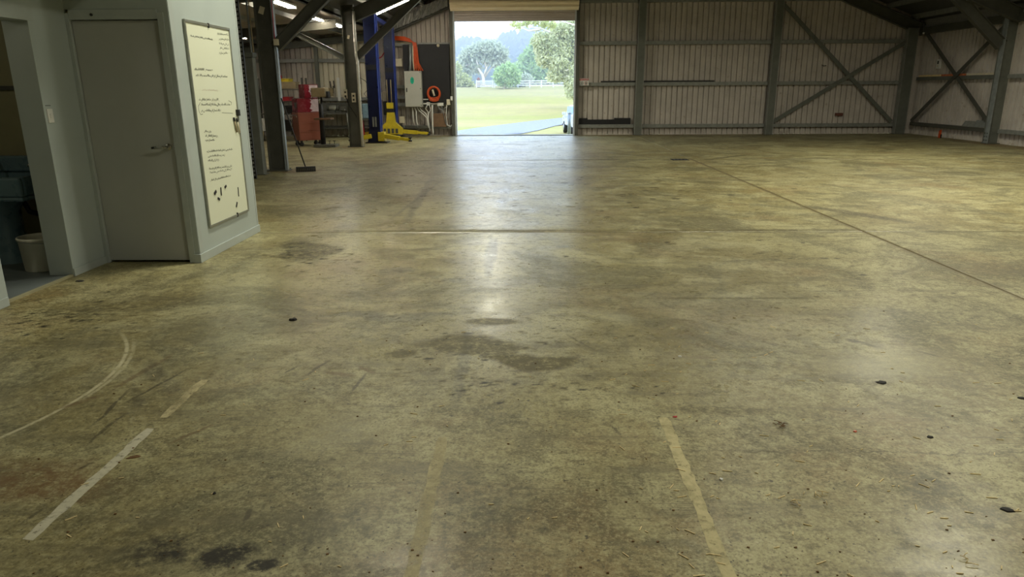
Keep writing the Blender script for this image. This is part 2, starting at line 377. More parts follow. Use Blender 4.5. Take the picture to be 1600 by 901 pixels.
# ================================================================== THE SHED
YF, YB = 26.0, -4.0            # far cladding, back wall
XR, XL, XLL = 13.8, -5.3, -10.6  # right cladding, main left column line, lean-to wall
RIDGE_X = (XR+XL)/2
def roof_z(x):
    if x < XL: return 3.63 + 0.09*(x-XL)
    return 3.80 + 0.40*(min(x, 2*RIDGE_X-x)-XL)

# --- floor: six cast slabs with open joints
fl = tag(empty('floor'), kind='structure')
import numpy as np
STAINS_AND_GLINT = [(-1.35, 2.16, .19, .13, .3, .72, 'o', .8), (-1.09, 2.12, .13, .09, .25, 1.0, 'o', .5), (-0.93, 2.075, .058, .040, .2, 1.0, 'o', .25),
          (-1.17, 6.25, .20, .15, 0, .9, 'g', .35), (-0.62, 5.88, .12, .09, 0, .85, 'g', .25), (-0.78, 4.12, .13, .09, 0, .9, 'v', .45),
          (-0.40, 4.24, .42, .22, -.1, .85, 'v', .45), (0.02, 4.02, .38, .14, -.1, 1.0, 'v', .42), (-0.24, 4.74, .24, .10, 0, .8, 'v', .4),
          (-1.05, 4.90, .62, .12, 0, .95, 'g', .5), (-1.33, 4.88, .30, .10, .1, .5, 'p', .8), (-0.16, 2.50, .55, .33, .2, .62, 'g', .95), (-0.75, 2.25, .40, .22, .5, .50, 'g', .9),
          (1.68, 2.64, .26, .18, 0, .65, 'g', .8), (1.0, 3.30, .50, .10, -.1, .52, 'v', .8), (-2.15, 2.66, .60, .20, -.2, .72, 'r', .7),
          (2.17, 4.0, .62, .36, .1, .42, 'p', .9), (2.9, 4.9, 1.1, .5, .2, .55, 'g', .95), (1.3, 5.3, 1.4, .5, 0, .42, 'g', .95), (-2.6, 6.9, .8, .5, 0, .45, 'v', .8),  # first entry paints a high bay lamp's pale reflection, the rest are stains
          (-2.25, 7.1, .45, .5, .3, .6, 'o', .35), (0.66, 4.86, .20, .17, 0, .45, 'p', .8), (-1.25, 6.75, .30, .16, .2, .5, 'v', .6), (-3.0, 5.2, .7, .35, .2, .55, 'v', .7),
          (-0.3, 12.5, 2.2, .30, 0, .45, 'g', .8), (0.6, 15.2, 2.5, .28, 0, .50, 'g', .8), (-0.5, 19.5, 3.0, .5, 0, .5, 'g', .8), (3.2, 12.0, .5, 3.0, -.3, .35, 'v', .9), (5.5, 10.5, .45, 2.4, .45, .45, 'g', .8),
          (7.5, 17.5, 3.0, .35, 0, .45, 'v', .8), (11.5, 18.0, 3.2, .7, 0, .5, 'g', .9), (-3.2, 11.6, 1.2, .7, .2, .5, 'g', .9), (-0.9, 14.4, 1.2, .3, 0, .4, 'g', .8), (4.5, 6.2, 1.0, .5, 0, .4, 'g', .9),
          (-0.95, 3.0, .35, .25, .4, .35, 'p', .9), (-2.0, 4.9, .6, .25, .1, .4, 'g', .8), (-2.9, 13.6, 2.0, .6, 0, .4, 'r', .9)]
STAINS_AND_GLINT += [(-0.6, 8.10, 2.2, .10, 0, .9, 'v', .6), (2.6, 8.10, 2.2, .08, 0, .9, 'v', .6), (1.0, 8.14, 2.6, .16, 0, .5, 'v', .9), (-0.6, 16.75, 5.5, .12, 0, .75, 'g', .7),
           (-1.62, 10.8, .09, 3.2, .055, .9, 'g', .5), (-0.36, 6.9, .075, 1.2, .02, .9, 'g', .5), (-0.32, 11.3, .10, 3.0, 0, .8, 'g', .5), (-0.38, 4.0, .05, .9, .02, .75, 'g', .5), (1.7, 5.35, .9, .035, 0, .8, 'v', .5),
           (4.0, 25.72, 11, .30, 0, .9, 'r', .6), (-6.5, 25.72, 4.0, .30, 0, .8, 'r', .6), (13.45, 18, .32, 9, 0, .8, 'r', .6), (-5.0, 14.5, .9, .45, 0, .8, 'r', .8), (-5.0, 20.7, 1.2, .5, 0, .7, 'r', .8), (-2.0, 25.3, 1.2, .25, 0, .7, 'r', .8)]
FLECKS = [(70, 500, .85, .55, 150), (150, 490, .5, .3, 60), (470, 400, .6, .5, 60), (1010, 300, 1.8, 3.0, 120), (830, 600, .7, .3, 60), (740, 545, .8, .45, 70), (700, 330, 2.2, 3.0, 110), (1250, 420, 2.0, 2.0, 90)]
_rf = np.random.RandomState(4)
for (px, py, rx, ry, n_) in FLECKS:
    q = atZ(px, py)
    for k in range(n_):
        y_ = q.y+_rf.normal(0, ry*0.5); sc_ = max(1.0, y_/5.0)
        STAINS_AND_GLINT.append((q.x+_rf.normal(0, rx*0.5), y_, _rf.uniform(.012, .055)*sc_, _rf.uniform(.008, .02)*sc_, _rf.uniform(-.3, .5), _rf.uniform(.6, 1.0), 'v' if _rf.rand() < .6 else 'o', .5))
def vnoise(x, y, freq, seed):
    """smooth value noise in -1..1"""
    rs = np.random.RandomState(seed); g = rs.uniform(-1, 1, (256, 256)); xf, yf = x*freq+1000.0, y*freq+1000.0
    xi, yi = np.floor(xf).astype(int), np.floor(yf).astype(int); u, v = xf-xi, yf-yi; u = u*u*(3-2*u); v = v*v*(3-2*v)
    G = lambda a, b: g[a % 256, b % 256]
    return (G(xi, yi)*(1-u)+G(xi+1, yi)*u)*(1-v)+(G(xi, yi+1)*(1-u)+G(xi+1, yi+1)*u)*v
def floor_stains_and_glint(x, y):
    wx_ = x+0.11*vnoise(x, y, 2.3, 1)+0.05*vnoise(x, y, 6.1, 2)+0.025*vnoise(x, y, 15.0, 3); wy_ = y+0.09*vnoise(x, y, 2.3, 4)+0.05*vnoise(x, y, 6.1, 5)+0.025*vnoise(x, y, 15.0, 6)
    ch = {k: np.zeros_like(x) for k in 'ovgrp'}
    for (cx, cy, rx, ry, rot, stg, kind, soft) in STAINS_AND_GLINT:
        R_ = max(rx, ry)+0.3; sel = np.nonzero((np.abs(x-cx) < R_) & (np.abs(y-cy) < R_))[0]
        if not len(sel): continue
        k_ = min(1.0, max(rx, ry)*3.0) if min(rx, ry) > 0.1 else min(rx, ry)*2.0
        X_ = x[sel]+(wx_[sel]-x[sel])*k_-cx; Y_ = y[sel]+(wy_[sel]-y[sel])*k_-cy; c_, s_ = math.cos(rot), math.sin(rot)
        d = np.sqrt(((X_*c_+Y_*s_)/rx)**2+((-X_*s_+Y_*c_)/ry)**2)
        f = np.clip((1-d)/soft, 0, 1); f = f*f*(3-2*f)*stg
        ch[kind][sel] = 1-(1-ch[kind][sel])*(1-f)
    sm = lambda t_: np.clip(t_, 0, 1)**2*(3-2*np.clip(t_, 0, 1))
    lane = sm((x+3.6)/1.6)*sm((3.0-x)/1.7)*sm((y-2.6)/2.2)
    return ch, lane
def lines_(a, b, bands):
    out = [a]
    while out[-1] < b-1e-6:
        v = out[-1]; st = bands[-1][2]
        for (lo, hi, st_) in bands:
            if lo <= v < hi: st = st_; break
        out.append(min(b, v+st))
    if len(out) > 2 and out[-1]-out[-2] < 0.004: out.pop(-2)
    return out
jx, jy = [XLL-0.1, 3.9, XR+0.3], [YB-0.1, 8.0, 16.6, YF+0.02]
for a in range(2):
    for b in range(3):
        g = 0.003
        xs_ = np.array(lines_(jx[a]+g, jx[a+1]-g, [(-3.4, 3.2, .022), (-6, 6.5, .04), (-99, 99, .25)])); ys_ = np.array(lines_(jy[b]+g, jy[b+1]-g, [(1.7, 5.2, .022), (5.2, 9.2, .045), (9.2, 99, .09), (-99, 99, .5)]))
        nx_, ny_ = len(xs_), len(ys_); XX, YY = np.meshgrid(xs_, ys_); x, y = XX.ravel(), YY.ravel()
        edge = np.concatenate([np.arange(nx_), np.arange(1, ny_)*nx_+nx_-1, (ny_-1)*nx_+np.arange(nx_-2, -1, -1), np.arange(ny_-2, 0, -1)*nx_])
        co = np.zeros((nx_*ny_+len(edge), 3)); co[:nx_*ny_, 0] = x; co[:nx_*ny_, 1] = y
        co[nx_*ny_:, 0] = x[edge]; co[nx_*ny_:, 1] = y[edge]; co[nx_*ny_:, 2] = -0.12
        i0 = (np.arange(ny_-1)[:, None]*nx_+np.arange(nx_-1)[None, :]).ravel(); Q = np.stack([i0, i0+1, i0+nx_+1, i0+nx_], 1)
        e2 = np.roll(edge, -1); k0 = nx_*ny_+np.arange(len(edge)); k1 = np.roll(k0, -1); Q = np.concatenate([Q, np.stack([edge, k0, k1, e2], 1)])
        me = bpy.data.meshes.new('concrete_slab'); me.vertices.add(len(co)); me.vertices.foreach_set('co', co.ravel()); me.loops.add(Q.size); me.loops.foreach_set('vertex_index', Q.ravel().astype(np.int32))
        me.polygons.add(len(Q)); me.polygons.foreach_set('loop_start', np.arange(0, Q.size, 4, dtype=np.int32)); me.update(calc_edges=True)
        ch, lane = floor_stains_and_glint(co[:, 0], co[:, 1])
        for nm, tr_ in (('stain_dark', (ch['o'], ch['v'], ch['g'])), ('stain_light_glint', (ch['r'], ch['p'], lane))):
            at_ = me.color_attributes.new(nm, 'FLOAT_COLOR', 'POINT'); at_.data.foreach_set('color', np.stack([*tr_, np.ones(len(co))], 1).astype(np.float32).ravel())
        me.materials.append(M['floor']); me.validate(); o = bpy.data.objects.new('concrete_slab', me); COL.objects.link(o); o.parent = fl
MB().box(XLL-0.1, YB-0.1, -0.2, XR+0.3, YF+0.02, -0.03).build('sub_base', M['steel_dark'], fl)

# painted lines on the floor, worn through in places
def worn_paint(name, col, lo, hi, sc):
    t = NT(name)
    n = t.noise(sc, 7, 0.75, dist=0.3); n2 = t.noise(sc*6, 4, 0.7)
    a = t.math('MULTIPLY', t.rng(n, lo, hi), t.rng(n2, 0.30, 0.45, 0.25, 1))
    c = t.mix(t.rng(n2, 0.3, 0.7), [x*0.75 for x in col], col)
    return t.set(color=c, rough=0.6, alpha=a)
M['line_white'] = worn_paint('worn_white_line_paint', (0.60, 0.57, 0.42), 0.24, 0.36, 3.5)
M['line_yellow'] = worn_paint('worn_yellow_line_paint', (0.58, 0.51, 0.27), 0.18, 0.52, 3.0)
M['line_ghost'] = worn_paint('ghost_of_line_paint', (0.64, 0.56, 0.31), 0.28, 0.64, 3.0)
def strip(x0, y0, x1, y1, w, mat, seed, z=0.0008):
    rnd = random.Random(seed); n = max(8, int((y1-y0)/0.05)); m = MB(); vs = []; fs = []
    for i in range(n+1):
        k = i/n; x = x0+(x1-x0)*k; y = y0+(y1-y0)*k
        e0, e1 = rnd.uniform(-.005, .005), rnd.uniform(-.005, .005)
        tp = 1.0 if 0 < i < n else 0.75
        vs += [(x-w/2*tp+e0, y+rnd.uniform(-.006, .006), z), (x+w/2*tp+e1, y+rnd.uniform(-.006, .006), z)]
        if i: fs.append((2*i-2, 2*i-1, 2*i+1, 2*i))
    m._add(vs, fs)
    return m.build('painted_line', mat, fl)
tag(strip(-1.85, 2.21, -1.85, 3.10, 0.050, M['line_white'], 1), 'worn white painted line')
tag(strip(-1.85, 3.22, -1.85, 3.70, 0.050, M['line_ghost'], 2), 'ghost of the white painted line')
tag(strip(-0.39, 1.60, -0.395, 3.02, 0.055, M['line_ghost'], 3), 'faded yellowish painted line')
tag(strip(0.69, 1.60, 0.70, 3.24, 0.052, M['line_yellow'], 4), 'pale yellow painted line')

# --- corrugated sheets
def sheet_mesh(axis, a0, a1, base, depth, ztop, z0=0.0, pitch=0.19):
    """axis 'x': runs along x at y=base, ribs go to base+depth; ztop(a) gives the top"""
    prof = []; n = max(1, round((a1-a0)/pitch)); p = (a1-a0)/n
    for i in range(n):
        s0 = a0+i*p
        prof += [(s0, 0), (s0+p*0.40, 0), (s0+p*0.42, 0.10), (s0+p*0.44, 0), (s0+p*0.72, 0), (s0+p*0.77, 1), (s0+p*0.92, 1), (s0+p*0.97, 0)]
    prof.append((a1, 0))
    vs = []; fs = []
    for (a, d) in prof:
        for z in (z0, ztop(a)):
            vs.append((a, base+d*depth, z) if axis == 'x' else (base+d*depth, a, z))
    for i in range(len(prof)-1): fs.append((2*i, 2*i+2, 2*i+3, 2*i+1))
    m = MB(); m._add(vs, fs); return m
def cladding(parent, axis, a0, a1, base, depth, ztop, mats, z0=0.0):
    w = 0.76; n = max(1, round((a1-a0)/w)); w = (a1-a0)/n
    for i in range(n):
        s0 = a0+i*w; mid = s0+w/2
        mat = mats(mid) if callable(mats) else mats
        sheet_mesh(axis, s0, s0+w+0.012, base+(0.004 if i % 2 else 0), depth, ztop, z0).build('cladding_sheet', mat, parent, fix=False)

DX0, DX1, DZ = -2.50, 1.76, 4.75      # roller door opening
wf = tag(empty('wall_far'), kind='structure')
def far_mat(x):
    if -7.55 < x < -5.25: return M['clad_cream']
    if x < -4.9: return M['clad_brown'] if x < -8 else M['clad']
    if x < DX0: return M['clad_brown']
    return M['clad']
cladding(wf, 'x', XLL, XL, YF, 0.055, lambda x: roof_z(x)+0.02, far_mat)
cladding(wf, 'x', XL, DX0-0.12, YF, 0.055, lambda x: roof_z(x)+0.02, far_mat)
cladding(wf, 'x', DX0-0.12, DX1+0.12, YF, 0.055, lambda x: roof_z(x)+0.02, M['clad'], DZ-0.35)
cladding(wf, 'x', DX1+0.12, XR+0.05, YF, 0.055, lambda x: roof_z(x)+0.02, far_mat)
def girt(parent, p0, p1, mat, h=0.11, d=0.13, inward=(0, -1, 0)):
    """lipped C channel lying on its side: top and bottom leaves, back"""
    p0, p1 = Vector(p0), Vector(p1); iv = Vector(inward); m = MB()
    m.bar(p0+iv*d/2+Vector((0, 0, h/2)), p1+iv*d/2+Vector((0, 0, h/2)), d, 0.012)
    m.bar(p0+iv*d/2-Vector((0, 0, h/2)), p1+iv*d/2-Vector((0, 0, h/2)), d, 0.012)
    m.bar(p0+iv*d, p1+iv*d, 0.012, h)
    return m.build('girt', mat, parent)
for z in (0.31, 1.76, 3.14, 4.52):
    for a, b in ((DX1+0.14, 3.95), (4.2, 8.6), (8.85, 13.2)):
        if z > 4.2 and b > 12: b = 11.6
        girt(wf, (a, YF, z), (b, YF, z), M['galv'])
for z in (0.31, 1.30, 2.62):
    girt(wf, (XLL, YF, z), (XL-0.1, YF, z), M['galv'])
for z in (0.31, 1.10, 1.35, 1.72, 3.14):
    girt(wf, (XL+0.3, YF, z), (DX0-0.14, YF, z), M['galv'] if z != 1.10 else M['galv'])
# flat diagonal braces in the end bay
MB().bar((8.85, YF-0.17, 4.35), (13.05, YF-0.17, 0.42), 0.02, 0.13, (0, 0, 1)).build('diagonal_brace', M['steel'], wf)
MB().bar((8.80, YF-0.20, 0.42), (13.15, YF-0.20, 3.10), 0.02, 0.13, (0, 0, 1)).build('diagonal_brace', M['steel'], wf)
MB().box(-9.0+1.55, YF-0.2, 0, -7.33, YF-0.06, 3.25).build('wall_post', M['steel'], wf)

wr = tag(empty('wall_right'), kind='structure')
cladding(wr, 'y', YB, YF, XR, 0.055, lambda a: roof_z(XR)+0.1, M['clad'])
for z, k in ((0.36, 0), (1.88, 1)):
    girt(wr, (XR, 21.35, z), (XR, 25.7, z), M['steel'] if k else M['steel_dark'], 0.10, 0.16, (-1, 0, 0))
    girt(wr, (XR, 14.0, z), (XR, 20.9, z), M['galv'], 0.10, 0.16, (-1, 0, 0))
MB().box(XR-0.20, 14.0, 3.34, XR-0.02, 25.8, 3.56).build('eave_beam', M['steel_dark'], wr)
MB().bar((XR-0.19, 25.4, 3.35), (XR-0.19, 21.3, 0.55), 0.02, 0.13, (0, 0, 1)).build('diagonal_brace', M['steel_dark'], wr)
MB().bar((XR-0.22, 25.55, 0.45), (XR-0.22, 21.25, 3.30), 0.02, 0.13, (0, 0, 1)).build('diagonal_brace', M['steel_dark'], wr)

MB().box(XR-0.10, 14.0, 3.57, XR-0.05, 25.9, 3.82).build('insulation_edge', M['foil_light'], wr)
wlft = tag(empty('wall_left'), kind='structure')
cladding(wlft, 'y', 8.1, YF, XLL, -0.035, lambda a: roof_z(XLL)+0.05, M['clad_brown'])
for z in (0.35, 1.5, 2.7): girt(wlft, (XLL, 8.3, z), (XLL, YF-0.1, z), M['galv'], inward=(1, 0, 0))
wb = tag(empty('wall_back'), kind='structure')
cladding(wb, 'x', XLL, XR, YB, -0.035, lambda x: roof_z(x)+0.02, M['clad'])
MB().box(XLL-0.05, YB, 0, XLL, 8.1, 3.3).build('lining', M['clad_brown'], wlft)

# --- roof
ce = tag(empty('ceiling'), kind='structure')
for (xa, xb) in ((XL-0.02, RIDGE_X), (RIDGE_X, XR+0.25)):
    for k in range(6):
        y0 = YB-0.1+k*(YF+0.3-YB)/6; y1 = YB-0.1+(k+1)*(YF+0.3-YB)/6
        za, zb = (roof_z(xa) if xa > XL else 3.80), roof_z(xb)
        if xa < XL: za = 3.80-0.008
        m = MB(); m.prism([(xa, za), (xb, zb), (xb, zb+0.05), (xa, za+0.05)], 'y', y0, y1)
        m.build('roof_sheet', M['foil'], ce)
for k in range(4):
    y0 = YB-0.1+k*(YF+0.3-YB)/4; y1 = YB-0.1+(k+1)*(YF+0.3-YB)/4
    m = MB(); m.prism([(XLL-0.1, roof_z(XLL-0.1)), (XL, 3.63), (XL, 3.68), (XLL-0.1, roof_z(XLL-0.1)+0.05)], 'y', y0, y1)
    m.build('roof_sheet', M['clad_brown'], ce)
MB().box(XL-0.03, YB, 3.60, XL, YF, 3.85).build('valley_fascia', M['steel_dark'], ce)
def purlin(x, z, y0, y1, mat):
    m = MB(); m.box(x-0.008, y0, z-0.15, x+0.008, y1, z-0.005); m.box(x-0.008, y0, z-0.158, x+0.07, y1, z-0.146)
    m.build('purlin', mat, ce)
for x in (-4.6, -3.5, -2.4, -1.3, 10.2, 11.3, 12.4, 13.3):
    purlin(x, roof_z(x), 8.5, YF-0.05, M['galv'])
for x in (-6.2, -7.2, -8.2, -9.2): purlin(x, roof_z(x)+0.03, 8.5, YF-0.05, M['galv'])
def ibeam(m, p0, p1, depth, width, dd, tw=0.014, tf=0.022):
    """I section along p0-p1, depth measured along dd"""
    dd = Vector(dd).normalized(); p0, p1 = Vector(p0), Vector(p1)
    m.bar(p0, p1, tw, depth-2*tf, dd)
    for s_ in (-1, 1):
        o = dd*(s_*(depth/2-tf/2)); m.bar(p0+o, p1+o, width, tf, dd)
    return m
sl = Vector((1, 0, 0.4)).normalized(); nrm = Vector((-0.4, 0, 1)).normalized()
FR = (25.78, 20.85, 14.6)
for yf in FR:
    a = Vector((XL+0.30, yf, 0)); a.z = roof_z(a.x)-0.37; b = Vector((RIDGE_X, yf, roof_z(RIDGE_X)-0.37))
    ibeam(MB(), a, b, 0.36, 0.17, nrm).build('rafter', M['steel_dark'], ce)
    a2 = Vector((XR-0.10, yf, 0)); a2.z = roof_z(a2.x)-0.37
    ibeam(MB(), b, a2, 0.36, 0.17, (0.4, 0, 1)).build('rafter', M['steel_dark'], ce)
    a3 = Vector((XL-0.02, yf, roof_z(XL-0.02)-0.22)); b3 = Vector((XLL+0.05, yf, roof_z(XLL+0.05)-0.22))
    ibeam(MB(), a3, b3, 0.24, 0.14, (0.09, 0, 1)).build('rafter', M['steel_dark'] if yf < 25 else M['steel'], ce)
def crinkle(p0, p1, w, name, parent, seed, up=(0, 0, 1), amp=0.03, nrm_=(0, -1, 0)):
    rnd_ = random.Random(seed); p0, p1, u, nv = Vector(p0), Vector(p1), Vector(up), Vector(nrm_); n = 46; k = 4; vs = []; fs = []
    for i in range(n+1):
        for j in range(k+1): vs.append(p0+(p1-p0)*(i/n)+u*(w*(j/k-0.5))+u*rnd_.uniform(-.02, .02)+nv*rnd_.uniform(-amp, amp))
    for i in range(n):
        for j in range(k): a_ = i*(k+1)+j; fs.append((a_, a_+1, a_+k+2, a_+k+1))
    m_ = MB(); m_._add(vs, fs); return m_.build(name, M['foil_light'], parent, fix=False)
crinkle((XL+0.75, 25.60, roof_z(XL+0.75)-0.34), (DX0-0.15, 25.60, roof_z(DX0-0.15)-0.34), 0.34, 'insulation_fold', ce, 3)
# housings added for the unseen high bay lamps
for (x, y, z, wv) in UNSEEN_HIGH_BAYS:
    m = MB(); m.lathe([(0.04, 0.42), (0.09, 0.40), (0.10, 0.20), (0.30, 0.03), (0.31, 0.0), (0.29, 0.01), (0.09, 0.18), (0.001, 0.19)], 24, (x, y, z))
    m.tube([(x, y, z+0.4), (x, y, roof_z(x))], 0.008, 6)
    m.build('unseen_lamp_housing', M['galv'], ce)

# --- steel columns
def column(xa, xb, y, top, label, mat_web, mat_fl, group=None, w=0.18, plate=True):
    """portal column, depth xa..xb in x; inner flange gets its own material"""
    t_ = thing('steel_column', label, 'column', ((xa+xb)/2, y, 0), 0, group); h = (xb-xa)/2
    MB().box(-h+0.02, -0.008, 0.02, h-0.02, 0.008, top).build('web', mat_web, t_)
    MB().box(-h, -w/2, 0.02, -h+0.022, w/2, top).build('flange', mat_fl if xa > 5 else mat_web, t_)
    MB().box(h-0.022, -w/2, 0.02, h, w/2, top).build('flange', mat_fl if xa < 5 else mat_web, t_)
    if plate:
        MB().box(-h-0.05, -w/2-0.05, 0, h+0.05, w/2+0.05, 0.02).build('base_plate', M['steel_dark'], t_)
        bm_ = MB().lathe([(0.016, 0), (0.016, 0.03), (0.001, 0.03)], 6, smooth=False).mesh('bolt'); bm_.materials.append(M['galv'])
        for bx in (-h-0.025, h+0.025):
            for by in (-w/2-0.02, w/2+0.02): link_mesh('bolt', bm_, t_, (bx, by, 0.02))
    return t_
col1 = column(-5.30, -4.95, 14.6, 3.9, 'dark steel I-beam column beside the black broom', M['steel_dark'], M['galv_light'])
col2 = column(-5.14, -4.80, 20.85, 3.9, 'dark steel I-beam column carrying the white conduit and power outlets', M['steel_dark'], M['steel'])
colr = column(13.46, 13.86, 21.1, 3.62, 'steel column with pale inner flange on the right side wall', M['steel'], M['galv_light'])
MB().box(-0.19, 0.10, 0.02, -0.14, 0.16, 3.4).build('rear_angle', M['steel'], colr)
for k in range(6):
    MB().lathe([(0.012, -0.01), (0.012, 0.0), (0.001, 0.0)], 8, (-0.212, -0.05+0.1*(k % 2), 0.10+0.10*(k//2)), 'x', False).build('bolt', M['black'], colr)
for (xa, xb, lab, tp) in ((3.90, 4.16, 'steel wall column nearest the roller door on the far wall', 7.2), (8.56, 8.82, 'steel wall column beside the far wall cross bracing', 5.6), (13.12, 13.48, 'corner steel column where the far and right walls meet', 3.55)):
    t_ = thing('steel_column', lab, 'column', ((xa+xb)/2, YF-0.24, 0)); h = (xb-xa)/2
    MB().box(-h, -0.10, 0.015, -h+0.02, 0.10, tp).build('flange', M['galv'], t_)
    MB().box(h-0.02, -0.10, 0.015, h, 0.10, tp).build('flange', M['galv'], t_)
    MB().box(-h+0.02, -0.095, 0.015, h-0.02, -0.075, tp).build('web', M['steel'], t_)
    MB().box(-h-0.04, -0.13, 0, h+0.04, 0.12, 0.015).build('base_plate', M['steel_dark'], t_)

# --- knee braces
def brace(p0, p1, w, h, label, mat):
    p0, p1 = Vector(p0), Vector(p1); mid = (p0+p1)/2
    t_ = thing('knee_brace', label, 'brace', p0)
    d = (p1-p0); u = Vector((-d.z, 0, d.x)).normalized()
    if u.z < 0: u = -u
    MB().bar((0, 0, 0), d, 0.012, h, u, ).build('web', mat, t_)
    MB().bar(u*(h/2-0.006), d+u*(h/2-0.006), w, 0.012, u).build('flange', mat, t_)
    MB().bar(-u*(h/2-0.006), d-u*(h/2-0.006), w, 0.012, u).build('flange', mat, t_)
    return t_
brace((-4.95, 14.60, 2.45), (-3.45, 14.60, 3.78), 0.14, 0.22, 'dark knee brace rising from the column by the broom', M['steel_dark'])
brace((-4.80, 20.85, 2.49), (-2.98, 20.85, 4.08), 0.14, 0.20, 'dark knee brace crossing in front of the blue hoist posts', M['steel_dark'])
brace((-5.16, 20.85, 2.50), (-6.60, 20.85, 3.22), 0.14, 0.14, 'light knee brace running into the lean-to roof', M['steel'])
brace((13.44, 21.1, 2.72), (11.75, 21.1, 4.22), 0.16, 0.30, 'heavy dark knee brace at the right wall column', M['steel_dark'])

# ================================================================== ROLLER DOOR
d1 = tag(empty('door_1', ((DX0+DX1)/2, YF-0.45, 0)), kind='structure')
hw = (DX1-DX0)/2
m = MB(); prof = []
nr = 30
for side in (0,):
    vs = []; fs = []
    seg = 40
    for xi, xx in enumerate((-hw-0.06, hw+0.06)):
        for k in range(seg):
            a = 2*math.pi*k/seg; r = 0.295 + (0.018 if (k % 4) < 2 else -0.012)
            vs.append((xx, r*math.sin(a), 4.50 + r*math.cos(a)))
    for k in range(seg): fs.append((k, (k+1) % seg, seg+(k+1) % seg, seg+k))
    fs.append(tuple(range(seg))); fs.append(tuple(range(2*seg-1, seg-1, -1)))
    m._add(vs, fs)
m.build('curtain_roll', M['drum'], d1)
for k in range(4):
    z0 = 4.20-k*0.075
    m = MB(); m.prism([(0.21, z0), (0.235, z0-0.012), (0.235, z0-0.063), (0.21, z0-0.075), (0.205, z0-0.075), (0.225, z0-0.06), (0.225, z0-0.015), (0.205, z0)], 'x', -hw, hw)
    m.build('curtain_slat', M['curtain'], d1)
MB().box(-hw, 0.195, 3.87, hw, 0.24, 3.90).build('bottom_rail', M['curtain'], d1)
for s_ in (-1, 1):
    m = MB(); x = s_*hw
    m.box(x-0.045 if s_ > 0 else x, 0.19, 0, x if s_ > 0 else x+0.045, 0.21, 4.3)
    m.box(x-0.045 if s_ > 0 else x, 0.27, 0, x if s_ > 0 else x+0.045, 0.29, 4.3)
    m.box(x, 0.19, 0, x+s_*0.015, 0.29, 4.3)
    m.build('guide_rail', M['jamb'], d1)
    m = MB(); m.box(x+s_*0.015, 0.12, 0, x+s_*0.125, 0.50, 4.75)
    m.build('jamb', M['steel_dark'], d1)
    m = MB(); m.box(x-s_*0.02, 0.47, 0, x+s_*0.02, 0.62, 4.2); m.build('bloom_strip_jamb', M['jamb'], d1)  # added pale strip standing in for the bloom at the opening's edge
MB().box(-hw-0.1, 0.30, 4.2, hw+0.1, 0.44, 4.75).build('head_beam', M['steel_dark'], d1)
MB().box(-hw-0.02, 0.1, -0.03, hw+0.02, 1.0, 0.0).build('threshold', M['floor'], d1)

# ================================================================== OFFICE BLOCK
OX, OXI, OY, OYB, OH = -3.15, -4.075, 6.54, 8.08, 2.75
wo_ = tag(MB().box(OX-0.10, OY+0.02, 0, OX, OYB, OH).build('wall_office_side', M['office'], None), kind='structure')
MB().box(OX, OY+0.005, 0.09, OX+0.004, OY+0.085, OH).build('corner_cover_strip', M['office_trim'], wo_)
MB().box(OX-0.10, OYB-0.03, 0, OX+0.003, OYB+0.004, OH).build('end_cover_strip', M['office_trim'], wo_)
tag(MB().box(OX, OY-0.012, 0, OX+0.016, OYB+0.012, 0.085).build('baseboard_office_side', M['office_trim'], None, bevel=0.004), kind='structure')
wof = tag(MB().box(OXI-0.6, OY+0.02, 2.30, OX-0.10, OY+0.12, OH).build('wall_office_front', M['office'], None), kind='structure')
MB().box(OX-0.10, OY, 0, OX, OY+0.02, OH).build('corner_stud', M['office'], wof)
MB().box(OXI, OY, 2.30, OX-0.10, OY+0.02, OH).build('head_panel', M['office'], wof)
tr = tag(empty('trim_1'), kind='structure')
MB().box(OXI, OY-0.012, 0, OXI+0.035, OY+0.10, 2.27).build('jamb', M['office_trim'], tr, bevel=0.003)
MB().box(-3.25, OY-0.012, 0, OX-0.045, OY+0.10, 2.27).build('jamb', M['office_trim'], tr, bevel=0.003)
MB().box(OXI+0.035, OY-0.010, 2.215, -3.25, OY+0.10, 2.30).build('head', M['office_trim'], tr, bevel=0.003)
MB().box(OX-0.055, OY-0.02, 0, OX+0.016, OY-0.008, 0.085).build('plinth_block', M['office_trim'], tr)
MB().lathe([(0.012, 0), (0.012, -0.012), (0.001, -0.013)], 10, (-3.83, OY-0.010, 2.255), 'y').build('hook', M['black'], tr)
d2 = tag(empty('door_2', (-3.652, OY+0.02, 0)), kind='structure')
MB().box(-0.385, 0, 0.022, 0.398, 0.038, 2.208).build('door_leaf', M['office_door'], d2, bevel=0.002)
m = MB(); m.lathe([(0.001, -0.012), (0.029, -0.012), (0.031, -0.009), (0.031, 0)], 24, (0.33, 0, 1.105), 'y')
rose = m.build('handle_rose', M['chrome'], d2)
m = MB(); m.tube([(0.33, -0.01, 1.105), (0.33, -0.045, 1.105), (0.322, -0.056, 1.105), (0.305, -0.058, 1.104), (0.20, -0.056, 1.10)], [0.013, 0.013, 0.0135, 0.013, 0.012], 12)
m.build('lever', M['chrome'], rose)
MB().box(0.385, -0.002, 1.05, 0.3985, 0.0, 1.16).build('latch_plate', M['chrome'], d2)

